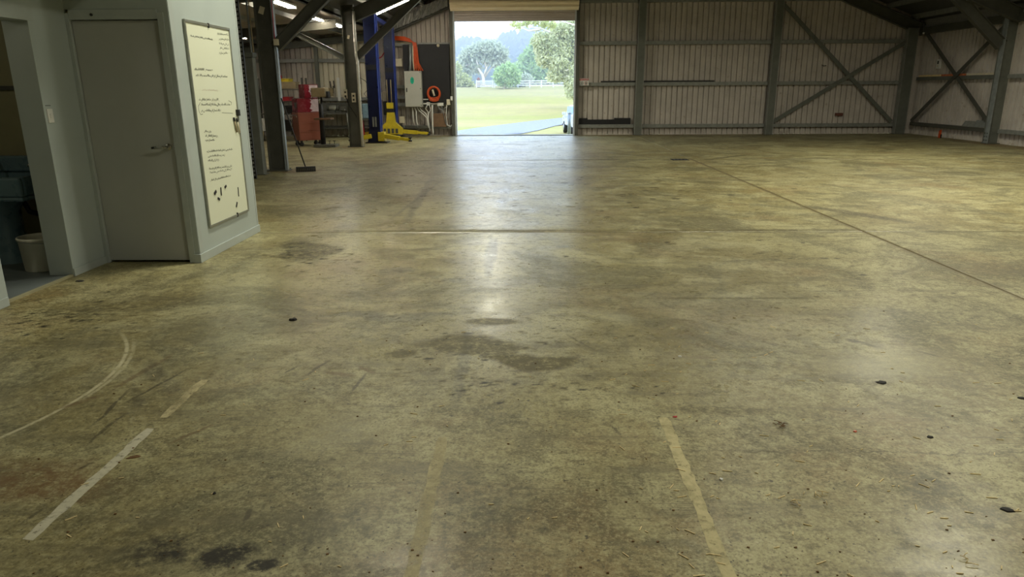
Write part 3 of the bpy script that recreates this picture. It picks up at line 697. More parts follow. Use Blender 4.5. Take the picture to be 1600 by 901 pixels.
# return wall with the doorway to the wash room
wi = tag(empty('wall_office_return'), kind='structure')
MB().box(OXI-0.22, 6.03, 0, OXI, OY+0.02, OH).build('pier', M['office'], wi, bevel=0.002)
MB().box(OXI-0.22, 3.6, 0, OXI+0.045, 5.15, OH).build('pier', M['office'], wi, bevel=0.002)
MB().box(OXI-0.22, 5.13, 2.165, OXI, 6.03, OH).build('lintel', M['office'], wi)
MB().box(OXI, 5.05, 2.165, OXI+0.006, 6.10, 2.285).build('head_trim', M['office_trim'], wi)
tag(MB().box(OXI, 6.03, 0, OXI+0.012, OY-0.01, 0.07).build('baseboard_office_return', M['office_trim'], None, bevel=0.003), kind='structure')
tag(MB().box(OXI+0.045, 3.6, 0, OXI+0.055, 5.14, 0.07).build('baseboard_office_near', M['office_trim'], None, bevel=0.003), kind='structure')
wash = tag(empty('wall_wash_room'), kind='structure')
MB().box(-6.4, 7.0, 0, OXI+0.0, 7.06, OH).build('rear_lining', M['inner'], wash)
MB().box(-6.46, 3.6, 0, -6.4, 7.06, OH).build('side_lining', M['inner'], wash)
MB().box(-6.4, 3.55, 0, OXI, 3.6, OH).build('near_lining', M['inner'], wash)
MB().box(-6.4, 6.97, 1.62, OXI-0.22, 7.0, 1.66).build('dado_strip', M['steel_dark'], wash)
MB().box(-6.46, 3.55, OH, OX, OYB, OH+0.06).build('roof_board', M['inner'], wash)
MB().box(-6.46, OYB-0.06, 0, OX-0.10, OYB, OH).build('rear_board', M['office'], wash)
tag(MB().box(-6.4, 3.6, 0.0, OXI-0.02, 7.0, 0.012).build('floor_wash_room', M['tile'], None), kind='structure')
tag(MB().box(OXI-0.035, 5.13, 0.0, OXI-0.005, 6.03, 0.018).build('trim_2', M['floor_edge'], None), kind='structure')

wl_d = bpy.data.lights.new('wash_room_fill', 'POINT'); wl_d.energy = 4.5; wl_d.shadow_soft_size = 0.12; wl_d.color = (1.0, 0.93, 0.75)  # fill light added to lift the dim wash room
wl_o = bpy.data.objects.new('wash_room_fill', wl_d); COL.objects.link(wl_o); wl_o.location = (-5.6, 4.6, 2.45)
# light switch
p = atX(78, 181, OXI)
sw = thing('light_switch', 'white rocker light switch on the wall beside the wash room doorway', 'switch', (OXI, p.y, p.z))
MB().box(0, -0.036, -0.058, 0.009, 0.036, 0.058).build('plate', M['white'], sw, bevel=0.003)
MB().box(0.009, -0.012, -0.020, 0.014, 0.012, 0.020).build('rocker', M['white'], sw, bevel=0.002)
m = MB()
for k in range(5): m.box(0, -0.034+k*0.014, 0.082, 0.001, -0.026+k*0.014, 0.090)
m.build('pencil_note', M['ink'], sw)

# wash basin
bs = thing('wash_basin', 'blue enamel wash trough on a pedestal inside the dark doorway', 'basin', (-4.98, 6.62, -0.05))
m = MB(); m.box(-0.42, -0.30, 0.68, 0.36, 0.32, 0.72)
for (a, b, c_, d_) in ((-0.42, -0.30, 0.36, -0.25), (-0.42, 0.27, 0.36, 0.32), (-0.42, -0.25, -0.37, 0.27), (0.31, -0.25, 0.36, 0.27)): m.box(a, b, 0.72, c_, d_, 0.90)
m.build('bowl', M['basin'], bs, bevel=0.02)
MB().box(-0.42, 0.24, 0.90, 0.36, 0.32, 1.05).build('splashback', M['basin'], bs, bevel=0.015)
m = MB(); m.lathe([(0.22, 0.062), (0.20, 0.12), (0.15, 0.35), (0.15, 0.55), (0.22, 0.68)], 20, (-0.08, 0, 0)); m.build('pedestal', M['basin'], bs)
MB().tube([(0.22, 0.24, 1.0), (0.22, 0.10, 1.0), (0.22, 0.06, 0.97)], 0.014, 8).build('tap', M['chrome'], bs)
MB().tube([(-0.2, 0.24, 1.0), (-0.2, 0.10, 1.0), (-0.2, 0.06, 0.97)], 0.014, 8).build('tap', M['chrome'], bs)
MB().tube([(0.05, 0.1, 0.68), (0.10, 0.12, 0.52), (0.24, 0.2, 0.46), (0.28, 0.34, 0.5)], 0.025, 8).build('waste_pipe', M['black'], bs)
soap = thing('soap_bottle', 'black pump bottle standing on the blue basin rim', 'bottle', (-4.70, 6.90, 1.001))
m = MB(); m.lathe([(0.03, 0), (0.032, 0.01), (0.032, 0.10), (0.012, 0.12), (0.012, 0.14), (0.001, 0.14)], 14); m.build('bottle_body', M['black'], soap)
MB().tube([(0, 0, 0.13), (0, 0, 0.17), (-0.04, -0.01, 0.17)], 0.006, 6).build('pump', M['black'], soap)
# bucket
bk = thing('bucket', 'off-white plastic bucket standing in the wash room doorway', 'bucket', (-4.50, 6.27, 0.012)); bk.scale = (1.08, 1.08, 1.0)
m = MB(); m.lathe([(0.001, 0.0), (0.138, 0.0), (0.142, 0.006), (0.158, 0.285), (0.166, 0.285), (0.166, 0.31), (0.154, 0.31), (0.150, 0.28), (0.134, 0.02), (0.001, 0.018)], 36)
m.build('bucket_body', M['bucket'], bk)
m = MB(); m.lathe([(0.001, 0.20), (0.142, 0.20)], 24); m.build('dark_inner_disc', M['black'], bk)  # flat black disc across the inside of the bucket
m = MB(); m.tube([(0.168*math.cos(a), 0.168*math.sin(a), 0.28-0.02*math.sin((a+1.57))) for a in [R(170+k*10) for k in range(21)]], 0.003, 6); m.build('wire_handle', M['galv'], bk)

# ================================================================== WHITEBOARD
WB = thing('whiteboard', 'tall whiteboard covered in handwriting on the office side wall', 'whiteboard', (OX, 6.80, 0.303))
BW, BH = 1.00, 1.925           # width runs along +y
MB().box(0.002, 0, 0, 0.014, BW, BH).build('board', M['board'], WB)
for (a, b, c_, d_) in ((-0.012, -0.012, BW+0.012, 0.012), (-0.012, BH-0.012, BW+0.012, BH+0.012), (-0.012, 0.012, 0.012, BH-0.012), (BW-0.012, 0.012, BW+0.012, BH-0.012)):
    MB().box(0, a, b, 0.022, c_, d_).build('frame_rail', M['alu'], WB, bevel=0.002)
for (y, z) in ((0.5, BH-0.004), (0.68, 0.004)): MB().box(0.014, y-0.012, z-0.022, 0.024, y+0.012, z+0.022).build('clip', M['black'], WB)
def wpt(px, py):
    q = atX(px, py, OX+0.015); return (q.y-6.80, q.z-0.303)
def scribble(words, mat, seed, w=0.0042, name='writing'):
    """words: (px0, py0, px1, py1, height_m) baseline runs of joined-up handwriting"""
    rnd = random.Random(seed); m = MB(); w *= 0.8
    for (xa, ya, xb, yb, h) in words:
        h *= 0.72
        (u0, v0), (u1, v1) = wpt(xa, ya), wpt(xb, yb); L = math.hypot(u1-u0, v1-v0)
        n = max(3, int(L/(h*0.62))); pts = []
        gap = 0
        for i in range(n*2):
            k = i/(n*2); u = u0+(u1-u0)*k+rnd.uniform(-.3, .3)*h*0.2; v = v0+(v1-v0)*k
            up = rnd.choice((0.45, 0.5, 0.55, 0.95, 1.0, -0.35)) if i % 2 else rnd.uniform(-0.05, 0.1)
            if rnd.random() < 0.17 and i % 2 == 0:
                pts.append(None)
            pts.append((u, v+up*h))
        for a, b in zip(pts, pts[1:]):
            if a is None or b is None: continue
            du, dv = b[0]-a[0], b[1]-a[1]; l = math.hypot(du, dv) or 1; nx, ny = -dv/l*w/2, du/l*w/2
            m.quad((0.0148, a[0]-nx, a[1]-ny), (0.0148, b[0]-nx, b[1]-ny), (0.0148, b[0]+nx, b[1]+ny), (0.0148, a[0]+nx, a[1]+ny))
    return tag(m.build(name, mat, WB, fix=False), kind='stuff')
scribble([(298, 57, 333, 63, .025), (340, 54.5, 357, 55, .030), (342, 62, 358, 63, .028), (342.5, 69, 358, 70.5, .028), (343.5, 76, 358.5, 77.5, .028), (343, 84.5, 356, 84, .03)], M['ink'], 1, .0035)
scribble([(304, 110, 333, 110.5, .035), (306, 119, 356, 121, .035)], M['ink'], 2)
scribble([(316, 141, 341, 142, .02)], M['ink_faint'], 3, .003)
scribble([(311, 157, 343, 157, .034), (314, 165, 360, 164.5, .036), (314, 174, 346, 174, .036)], M['ink'], 4)
scribble([(319, 206, 331, 207, .03), (321, 213.5, 341, 213.5, .034), (321, 220, 336, 220, .03)], M['ink'], 5)
scribble([(323, 238, 364, 234, .03), (325, 245, 352, 243, .03), (325, 252, 343, 251, .03)], M['ink'], 6)
scribble([(327, 265, 363, 260, .03), (328, 271, 363, 265, .03), (329, 283, 361, 275, .028)], M['ink'], 7, .0036)
# bracket drawn round the third note
m = MB(); pr = [wpt(*q) for q in ((313, 160), (310, 166), (311, 174), (314, 179), (317, 178))]
for a, b in zip(pr, pr[1:]): m.bar((0.0148, a[0], a[1]), (0.0148, b[0], b[1]), 0.004, 0.0004, (1, 0, 0))
pr = [wpt(*q) for q in ((357, 157), (362, 160), (361, 164))]
for a, b in zip(pr, pr[1:]): m.bar((0.0148, a[0], a[1]), (0.0148, b[0], b[1]), 0.004, 0.0004, (1, 0, 0))
pr = [wpt(*q) for q in ((347, 176), (364, 177))]
for a, b in zip(pr, pr[1:]): m.bar((0.0148, a[0], a[1]), (0.0148, b[0], b[1]), 0.003, 0.0004, (1, 0, 0))
tag(m.build('writing', M['ink'], WB), kind='stuff')
MAGS = [((336, 300.5), .055, .030, .45, 'black magnet lowest-left pair, the upper thick one, on the whiteboard'), ((345, 299), .085, .014, 1.45, 'thin upright black magnet strip among the whiteboard magnets'),
        ((352, 291.5), .045, .022, .35, 'short black magnet highest in the whiteboard cluster'), ((341.5, 310.5), .045, .024, -.45, 'black magnet lowest in the whiteboard cluster'),
        ((369.5, 319.5), .06, .016, .95, 'slanted black magnet alone near the whiteboard bottom right'), ((372, 299.5), .10, .007, 1.5, 'thin curved black strip stuck right on the whiteboard')]
MAGS[0] = (MAGS[0][0], .055, .030, .45, 'thick black magnet leftmost in the whiteboard cluster')
for (pp, l_, w_, an, lab) in MAGS:
    u, v = wpt(*pp)
    m = MB(); d = Vector((0, math.cos(an), math.sin(an)))*l_/2
    m.bar(-d, d, w_, 0.008, (1, 0, 0))
    o = m.build('whiteboard_magnet', M['black'], None, bevel=0.002); o.location = (OX+0.0185, 6.80+u, 0.303+v)
    tag(o, lab, 'magnet', 'magnets on the whiteboard')
u, v = wpt(370, 176)
o = MB().cbox((0, 0, 0), 0.03, 0.05, 0.065).build('whiteboard_clip', M['black'], None, bevel=0.003); o.location = (OX+0.0295, 6.80+u, 0.303+v)
tag(o, 'square black clip above the marker pens at the whiteboard edge', 'clip')
for k, (pp, lab) in enumerate((((366.5, 196), 'black-capped marker pen nearest the writing on the whiteboard'), ((371, 197), 'pale marker pen nearest the whiteboard right edge'))):
    u, v = wpt(*pp)
    pn = thing('marker_pen', lab, 'pen', (OX+0.026, 6.80+u, 0.303+v), 0, 'pens clipped to the whiteboard')
    MB().tube([(0, 0.02, -0.07), (0, -0.012, 0.045)], 0.009, 10).build('barrel', M['cream'] if k else M['tan'], pn)
    MB().tube([(0, -0.013, 0.047), (0, -0.02, 0.085)], 0.0105, 10).build('cap', M['black'], pn)
u, v = wpt(373, 197)
o = MB().box(0, -0.03, -0.075, 0.004, 0.035, 0.06).build('paper_note', M['white'], None); o.location = (OX+0.0145, 6.80+u, 0.303+v)
tag(o, 'small white paper held behind the marker pens', 'paper')

# ================================================================== LEFT WORKSHOP
# perforated rack upright and grey-green post behind the office corner
rk = thing('rack_upright', 'narrow perforated black rack upright just behind the office wall edge', 'rack', (atZ(398.5, 279).x, atZ(398.5, 279).y, 0))
m = MB(); m.box(-0.035, -0.02, 0, -0.022, 0.02, 3.4); m.box(0.022, -0.02, 0, 0.035, 0.02, 3.4); m.box(-0.022, 0.012, 0, 0.022, 0.02, 3.4)
m.build('channel', M['black'], rk)
m = MB()
for k in range(45): m.box(-0.022, -0.015, 0.05+k*0.075, 0.022, -0.008, 0.05+k*0.075+0.045)
tag(m.build('perforated_web', M['galv'], rk), kind='stuff')
ps = thing('hoist_post', 'grey-green steel post with a flat cap between office wall and column', 'post', (-5.30, 13.95, 0))
MB().box(-0.13, -0.09, 0, 0.12, 0.09, 2.22).build('post_shaft', M['steel'], ps, bevel=0.01)
MB().box(-0.30, -0.11, 2.22, 0.14, 0.11, 2.30).build('cap_plate', M['steel'], ps)
MB().box(-0.24, -0.06, 2.30, -0.08, 0.06, 3.4).build('upper_post', M['steel'], ps)
MB().box(-0.17, -0.13, 0, 0.16, 0.13, 0.015).build('foot_plate', M['steel_dark'], ps)

# conduits and hose beside the near column
def pipe(name, pts, r, mat, label, cat='conduit', n=8, group=None):
    o = MB().tube(pts, r, n).build(name, mat, None); return tag(o, label, cat, group)
pipe('conduit_pipe', [(-5.42, 14.50, 0.95), (-5.42, 14.50, 3.5)], 0.020, M['galv_light'], 'thin grey conduit running up left of the near column')
pipe('air_hose', [(-5.36, 14.48, 0.62), (-5.33, 14.46, 0.78), (-5.40, 14.46, 0.98), (-5.37, 14.48, 1.4), (-5.375, 14.48, 3.5)], 0.012, M['tan'], 'tan air hose hanging beside the near column', 'hose')
pipe('red_cable', [(-4.935, 14.50, 2.55), (-4.93, 14.50, 3.5)], 0.010, M['sign_red'], 'red cable down the inner flange of the near column', 'cable')
o = MB().cbox((0, 0, 0), 0.09, 0.06, 0.12).build('junction_box', M['cream'], None, bevel=0.004); o.location = (-4.90, 14.47, 2.52)
tag(o, 'cream junction box at the top of the near column', 'box')
pipe('wall_conduit', [(-4.925, 14.495, 0.05), (-4.925, 14.495, 2.46)], 0.013, M['galv_light'], 'pale conduit down the right edge of the near column')
m = MB(); m.tube([(0.09*math.cos(a)*0.8, 0, 0.13*math.sin(a)) for a in [k*math.pi/12 for k in range(24)]], 0.005, 6, True)
o = m.build('wire_loop', M['black'], None); o.location = (-5.50, 13.82, 1.12); tag(o, 'black wire loop hung on the grey-green post', 'wire')

# broom leaning on the near column
br = thing('broom', 'black push broom leaning against the near steel column', 'broom', (-4.52, 14.42, 0))
hp = Vector((0.0, 0, 0.10)); tp = Vector((-0.36, -0.02, 1.46))
MB().tube([hp, hp+(tp-hp)*0.33, hp+(tp-hp)*0.66, tp], 0.013, 10).build('handle', M['black'], br)
MB().bar((-0.17, -0.08, 0.085), (0.19, 0.06, 0.085), 0.07, 0.035).build('broom_head', M['black'], br, bevel=0.005)
m = MB()
for k in range(22):
    q = Vector((-0.165, -0.078, 0))+Vector((0.35, 0.135, 0))*(k/21)
    for j in (-0.02, 0.0, 0.02): m.bar((q.x-j*0.4, q.y+j, 0.07), (q.x-j*0.55, q.y+j*1.4, 0.001), 0.010, 0.010, (1, 0, 0))
tag(m.build('bristles', M['rubber'], br), kind='stuff')
MB().tube([(0.0, 0, 0.10), (0.012, 0, 0.05)], 0.022, 10).build('socket', M['black'], br)

# red tool cabinet on castors
tcab = thing('tool_cabinet', 'orange-red tool cabinet on castors with maroon chests on top', 'tool cabinet', (-6.55, 21.45, 0), R(38))
body = MB().box(-0.36, -0.24, 0.17, 0.36, 0.24, 0.98).build('cabinet_body', M['red'], tcab, bevel=0.008)
for k, (z0, z1) in enumerate(((0.20, 0.44), (0.45, 0.69), (0.70, 0.95))):
    dr = MB().box(-0.34, -0.248, z0, 0.34, -0.24, z1).build('drawer', M['red'], tcab, bevel=0.003)
    MB().box(-0.30, -0.256, z1-0.03, 0.30, -0.248, z1-0.018).build('pull', M['red'], dr)
MB().box(-0.364, -0.15, 0.84, -0.36, -0.09, 0.92).build('label_plate', M['cream'], tcab)
MB().tube([(-0.36, 0.15, 0.90), (-0.44, 0.15, 0.90), (-0.44, -0.15, 0.90), (-0.36, -0.15, 0.90)], 0.012, 8).build('side_handle', M['chrome'], tcab)
ch1 = MB().box(-0.34, -0.22, 0.985, 0.34, 0.22, 1.38).build('lower_chest', M['maroon'], tcab, bevel=0.008)
MB().box(-0.344, -0.13, 1.10, -0.34, 0.02, 1.26).build('dark_recess', M['black'], ch1)
ch2 = MB().box(-0.10, -0.22, 1.385, 0.33, 0.22, 1.78).build('upper_chest', M['maroon'], tcab, bevel=0.008)
def ragged_patch(parent, x0, x1, z0, z1, y, seed):
    rnd = random.Random(seed); pts = [(x1, z0), (x1, z1)]
    for k in range(9): pts.append((x0+(x1-x0)*(0.25*rnd.random()+0.12*(k % 2)), z1-(z1-z0)*k/8))
    MB().prism(pts, 'y', y-0.003, y).build('pale_ragged_patch', M['sticker'], parent)  # pale patch with one ragged side
ragged_patch(ch1, 0.02, 0.32, 1.00, 1.36, -0.2205, 3); ragged_patch(ch2, 0.02, 0.31, 1.40, 1.76, -0.2205, 4)
for sx_ in (-0.29, 0.29):
    for sy_ in (-0.17, 0.17):
        cst = MB().box(sx_-0.03, sy_-0.03, 0.11, sx_+0.03, sy_+0.03, 0.17).build('castor', M['black'], tcab)
        MB().lathe([(0.001, -0.02), (0.06, -0.02), (0.065, -0.012), (0.065, 0.012), (0.06, 0.02), (0.001, 0.02)], 18, (sx_, sy_, 0.065), 'y').build('wheel', M['rubber'], cst)
# long wrench hanging on the cabinet
o = MB().tube([(0, 0, -0.36), (0, 0, 0.3)], 0.018, 8).build('spanner', M['chrome'], None); o.location = (-6.99, 21.35, 0.66); tag(o, 'long steel bar hanging on the side of the red tool cabinet', 'tool')

# pedestal machine
dp = thing('drill_press', 'black pedestal drill press with a flat steel foot beside the red cabinet', 'drill press', (-5.98, 21.0, 0))
MB().box(-0.22, -0.28, 0, 0.42, 0.22, 0.075).build('foot', M['bench'], dp, bevel=0.01)
MB().tube([(0, 0, 0.075), (0, 0, 1.55)], [0.075, 0.06], 16).build('column', M['black'], dp)
MB().box(-0.14, -0.30, 0.78, 0.34, 0.10, 0.83).build('work_table', M['brown'], dp, bevel=0.005)
MB().box(-0.17, -0.30, 1.42, 0.24, 0.16, 1.68).build('machine_head', M['tan'], dp, bevel=0.03)
MB().box(0.20, -0.20, 1.40, 0.30, 0.05, 1.58).build('belt_cover', M['black'], dp, bevel=0.02)
MB().tube([(0.03, -0.2, 1.42), (0.03, -0.2, 1.22)], [0.04, 0.02], 10).build('chuck', M['chrome'], dp)
for k in range(3):
    a = R(20+k*120); MB().tube([(-0.18, -0.1, 1.5), (-0.20, -0.1+0.16*math.cos(a), 1.5+0.16*math.sin(a))], 0.009, 6).build('feed_handle', M['black'], dp)
for xx in (0.20, 0.34):
    MB().tube([(xx, -0.05, 0.07), (xx, -0.05, 0.17)], 0.009, 6).tube([(xx-0.04, -0.05, 0.17), (xx+0.04, -0.05, 0.17)], 0.008, 6).build('clamp_bolt', M['black'], dp)

# workbench along the far wall
wbn = thing('workbench', 'long grey steel workbench against the pale cladding behind the drill press', 'workbench', (-6.55, 25.35, 0))
MB().box(-1.15, -0.32, 0.80, 1.25, 0.30, 0.86).build('bench_top', M['bench'], wbn)
MB().box(-1.10, -0.28, 0.30, 1.20, 0.26, 0.33).build('lower_shelf', M['bench'], wbn)
for xx in (-1.10, 1.14):
    for yy in (-0.28, 0.22): MB().box(xx, yy, 0, xx+0.06, yy+0.06, 0.80).build('leg', M['steel_dark'], wbn)
MB().box(-1.15, 0.27, 0.86, 1.25, 0.30, 1.18).build('back_board', M['steel_dark'], wbn)
# things on and over the bench
vz = thing('bench_vice', 'dark bench vice on the steel workbench', 'vice', (-6.35, 25.15, 0.86))
MB().box(-0.08, -0.10, 0, 0.08, 0.10, 0.05).build('vice_base', M['steel_dark'], vz); MB().box(-0.06, -0.16, 0.05, 0.06, 0.02, 0.20).build('front_jaw', M['bench'], vz, bevel=0.01)
MB().box(-0.06, 0.04, 0.05, 0.06, 0.12, 0.20).build('rear_jaw', M['bench'], vz, bevel=0.01); MB().tube([(-0.12, -0.2, 0.1), (0.12, -0.2, 0.1)], 0.01, 6).tube([(0, -0.22, 0.1), (0, -0.15, 0.1)], 0.015, 6).build('screw_handle', M['chrome'], vz)
gr_ = thing('bench_grinder', 'silver bench grinder on the workbench', 'grinder', (-6.75, 25.2, 0.86))
MB().lathe([(0.001, -0.14), (0.08, -0.14), (0.09, -0.1), (0.09, 0.1), (0.08, 0.14), (0.001, 0.14)], 18, (0, 0, 0.15), 'x').build('motor', M['alu'], gr_)
for s_ in (-1, 1): MB().lathe([(0.001, -0.02), (0.10, -0.02), (0.10, 0.02), (0.001, 0.02)], 18, (s_*0.18, 0, 0.15), 'x').build('wheel_guard', M['steel_dark'], gr_)
MB().box(-0.08, -0.08, 0, 0.08, 0.08, 0.08).build('stand', M['steel_dark'], gr_)
o = MB().lathe([(0.001, -0.05), (0.10, -0.05), (0.12, 0), (0.10, 0.05), (0.001, 0.05)], 14, (0, 0, 0), 'y').build('cable_reel', M['orange'], None); o.location = (-6.06, 25.0, 0.60+0.38); tag(o, 'bright orange reel on the end of the workbench', 'reel')
pipe('hanging_chain', [(-6.22, 24.99, 0.84), (-6.20, 24.97, 0.55), (-6.18, 24.97, 0.22)], 0.022, M['galv'], 'chain hanging from the workbench edge', 'chain')
o = MB().box(-0.30, -0.02, -0.12, 0.30, 0.02, 0.12).build('tool_board', M['tan'], None); o.location = (-6.15, 25.80, 1.48); tag(o, 'tan board on the wall beneath the dark red poster', 'board')
o = MB().box(-0.20, -0.03, -0.14, 0.20, 0.03, 0.14).build('parts_box', M['tan'], None, bevel=0.01); o.location = (-7.05, 25.75, 1.55); tag(o, 'tan box on the wall left of the white strip', 'box')
o = MB().box(-0.05, -0.015, -0.40, 0.05, 0.015, 0.40).build('paper_strip', M['white'], None); o.location = (-6.66, 25.84, 1.64); tag(o, 'tall white strip hung on the pale cladding over the bench', 'strip')
po = thing('poster', 'dark red poster on the pale cladding left of the conduit column', 'poster', (-6.05, 25.84, 2.02))
MB().box(-0.18, -0.012, -0.20, 0.18, 0.012, 0.20).build('sheet', M['poster'], po)
MB().box(-0.12, -0.014, 0.08, 0.12, -0.012, 0.15).build('heading', M['sign_red'], po); MB().box(-0.12, -0.014, -0.16, 0.12, -0.012, -0.02).build('text_block', M['brown'], po)
for k, (xx, zz, an) in enumerate(((-6.92, 1.78, .5), (-6.80, 1.80, .4), (-6.86, 1.62, -.2))):
    m = MB(); m.bar((0, 0, -0.12), (math.sin(an)*-0.06, 0, 0.14), 0.035, 0.02, (0, 1, 0))
    o = m.build('hanging_tool', M['black'], None, bevel=0.004); o.location = (xx, 25.82, zz)
    tag(o, ('upper left black tool hung over the tan box', 'upper right black tool hung over the tan box', 'lower black tool hung over the tan box')[k], 'tool', 'tools hung over the bench')
# shelf with clutter left of the red cabinet
sh = thing('storage_shelf', 'dark storage shelf full of parts behind the near column', 'shelf', (-7.95, 23.6, 0))
for xx in (-0.85, 0.72):
    for yy in (-0.25, 0.20): MB().box(xx, yy, 0, xx+0.05, yy+0.05, 2.0).build('post', M['steel_dark'], sh)
for zz in (0.30, 0.85, 1.25, 1.62): MB().box(-0.85, -0.25, zz, 0.77, 0.25, zz+0.03).build('shelf_board', M['steel_dark'], sh)
CL = [(-7.70, 1.66, .55, .22, 'tan', 'tan carton on the top shelf behind the near column'), (-7.78, 1.88, .30, .10, 'yellow', 'yellow case lying on top of the tan carton'), (-8.05, 1.66, .12, .42, 'white', 'white canister with red top at the top shelf end'),
      (-7.80, 1.28, .26, .13, 'sign_red', 'red parts tray on the second shelf'), (-8.25, 1.28, .30, .25, 'red', 'orange-red box at the left end of the second shelf'), (-7.55, 0.88, .60, .26, 'black', 'black case on the third shelf'), (-8.3, 0.88, .4, .3, 'brown', 'brown carton on the third shelf'), (-7.8, 0.33, .7, .35, 'black', 'black crate on the lowest shelf'), (-8.45, 0.33, .45, .4, 'white', 'white carton on the lowest shelf')]
for (xx, zz, w_, h_, mt, lab) in CL:
    th = thing('storage_box', lab, 'box', (xx, 23.6, zz), 0, 'boxes on the storage shelf')
    MB().box(-w_/2, -0.2, 0, w_/2, 0.2, h_*0.78).build('box_body', M[mt], th, bevel=0.01)
    MB().box(-w_/2-0.01, -0.21, h_*0.78, w_/2+0.01, 0.21, h_).build('box_lid', M['sign_red'] if mt == 'white' and zz > 1 else M[mt], th, bevel=0.006)
# further clutter seen between post and column
CL2 = [(-6.95, 17.3, 0, .5, .5, .38, 'white', 'white crate on the floor between the post and near column'), (-6.95, 17.3, .39, .52, .4, .18, 'brown', 'brown carton on the white crate'), (-6.85, 17.3, .58, .25, .3, .55, 'sign_red', 'red fuel can standing on the brown carton')]
for (xx, yy, zz, w_, dd_, h_, mt, lab) in CL2:
    th = thing('crate', lab, 'crate', (xx, yy, zz)); MB().box(-w_/2, -dd_/2, 0, w_/2, dd_/2, h_*0.85).build('crate_body', M[mt], th, bevel=0.012)
    MB().box(-w_/2+0.02, -dd_/2+0.02, h_*0.85, w_/2-0.02, dd_/2-0.02, h_).build('crate_lid', M[mt], th, bevel=0.006)
o = MB().box(-0.09, -0.05, -0.02, 0.09, 0.05, 0.10).build('yellow_tool', M['yellow'], None, bevel=0.01); o.location = (-6.83, 17.3, 1.15); tag(o, 'small yellow tool lying on the red fuel can', 'tool')
o = MB().box(-0.16, -0.04, -0.28, 0.16, 0.04, 0.28).build('red_jacket', M['red'], None, bevel=0.03); o.location = (-7.55, 19.0, 2.15); tag(o, 'red cloth hanging high between post and column', 'cloth')
pipe('hanging_cable', [(-7.55, 19.0, 2.43), (-7.55, 19.0, 3.45)], 0.008, M['black'], 'black cord holding the red cloth', 'cord', 6)

# power outlets and white conduit on the second column
for k, (xx, zz) in enumerate(((-5.16, 1.50), (-4.93, 1.40))):
    th = thing('power_outlet', ('left cream power outlet on the conduit column', 'right cream power outlet on the conduit column')[k], 'outlet', (xx, 20.74, zz), 0, 'outlets on the conduit column')
    MB().box(-0.055, -0.02, -0.13, 0.055, 0.02, 0.13).build('outlet_plate', M['cream'], th, bevel=0.005)
    for zz2 in (-0.06, 0.05): MB().box(-0.025, -0.025, zz2-0.025, 0.025, -0.02, zz2+0.025).build('socket', M['black'], th)
pipe('conduit_pipe', [(-4.765, 20.76, 0.02), (-4.765, 20.76, 2.40), (-4.79, 20.76, 2.55), (-4.79, 20.76, 3.72)], 0.042, M['white'], 'white conduit pipe up the right edge of the outlet column')
pipe('power_lead', [(-5.15, 20.70, 1.42), (-5.05, 20.70, 1.15), (-4.86, 20.70, 0.85)], 0.012, M['black'], 'black power lead drooping across the outlet column', 'cable')
pipe('curly_lead', [(-4.72, 20.74, 1.95), (-4.55, 20.72, 1.85), (-4.48, 20.72, 1.65), (-4.62, 20.72, 1.5), (-4.50, 20.72, 1.35), (-4.74, 20.74, 1.3)], 0.008, M['black'], 'thin dark lead looped right of the white conduit', 'cable')
o = MB().box(-0.03, -0.005, -0.05, 0.03, 0.005, 0.05).build('paper_tag', M['cream'], None); o.location = (-4.99, 20.83, 3.05); o.rotation_euler = (0, R(15), 0); tag(o, 'small pale tag on the outlet column near the roof', 'tag')
o = MB().box(-0.05, -0.005, -0.07, 0.05, 0.005, 0.07).build('paper_tag', M['cream'], None); o.location = (-5.17, 14.58, 3.12); o.rotation_euler = (0, R(20), 0); tag(o, 'pale tag at the top of the near column', 'tag')

# ------------------------------------------------------------------ two-post hoist
def hoist_post(px, py, h, label):
    """post with carriage channel open towards +x"""
    m = MB(); t_ = parent_lift
    a = empty
    return None
lift = thing('vehicle_hoist', 'blue two-post vehicle hoist with yellow lifting arms', 'hoist', (-4.72, 24.0, 0))
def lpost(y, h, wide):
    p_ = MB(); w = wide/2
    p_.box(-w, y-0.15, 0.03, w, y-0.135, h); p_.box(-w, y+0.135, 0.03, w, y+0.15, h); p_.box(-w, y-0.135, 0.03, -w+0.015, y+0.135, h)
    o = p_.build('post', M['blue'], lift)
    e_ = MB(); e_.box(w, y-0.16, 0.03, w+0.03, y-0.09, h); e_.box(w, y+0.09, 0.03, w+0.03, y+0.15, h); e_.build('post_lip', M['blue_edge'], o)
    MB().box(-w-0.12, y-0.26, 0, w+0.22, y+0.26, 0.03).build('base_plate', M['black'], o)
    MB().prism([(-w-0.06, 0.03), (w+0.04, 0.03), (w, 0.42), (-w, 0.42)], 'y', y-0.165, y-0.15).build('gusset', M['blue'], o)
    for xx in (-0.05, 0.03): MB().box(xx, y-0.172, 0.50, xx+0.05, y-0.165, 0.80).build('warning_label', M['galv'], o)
    MB().box(-w+0.01, y-0.158, 2.2, w-0.01, y-0.15, 2.35).build('maker_plate', M['black'], o)
    return o
lpost(-1.5, 3.86, 0.34); lpost(1.5, 3.78, 0.30)
m = MB(); m.bar((-0.02, -1.5, 3.80), (-0.02, 1.5, 3.74), 0.12, 0.12); m.build('top_beam', M['blue_edge'], lift)
def arm(p0, p1, name='lifting_arm'):
    p0, p1 = Vector(p0), Vector(p1); d = (p1-p0)
    a = MB().bar(p0, p0+d*0.62, 0.13, 0.13).build(name, M['yellow'], lift, bevel=0.006)
    MB().bar(p0+d*0.5, p1, 0.09, 0.09).build('arm_extension', M['yellow'], a, bevel=0.006)
    MB().lathe([(0.001, 0), (0.06, 0), (0.06, 0.05), (0.025, 0.05), (0.025, 0.10), (0.06, 0.10), (0.06, 0.13), (0.001, 0.13)], 14, p1-Vector((0, 0, 0.05))).build('lifting_pad', M['black'], a)
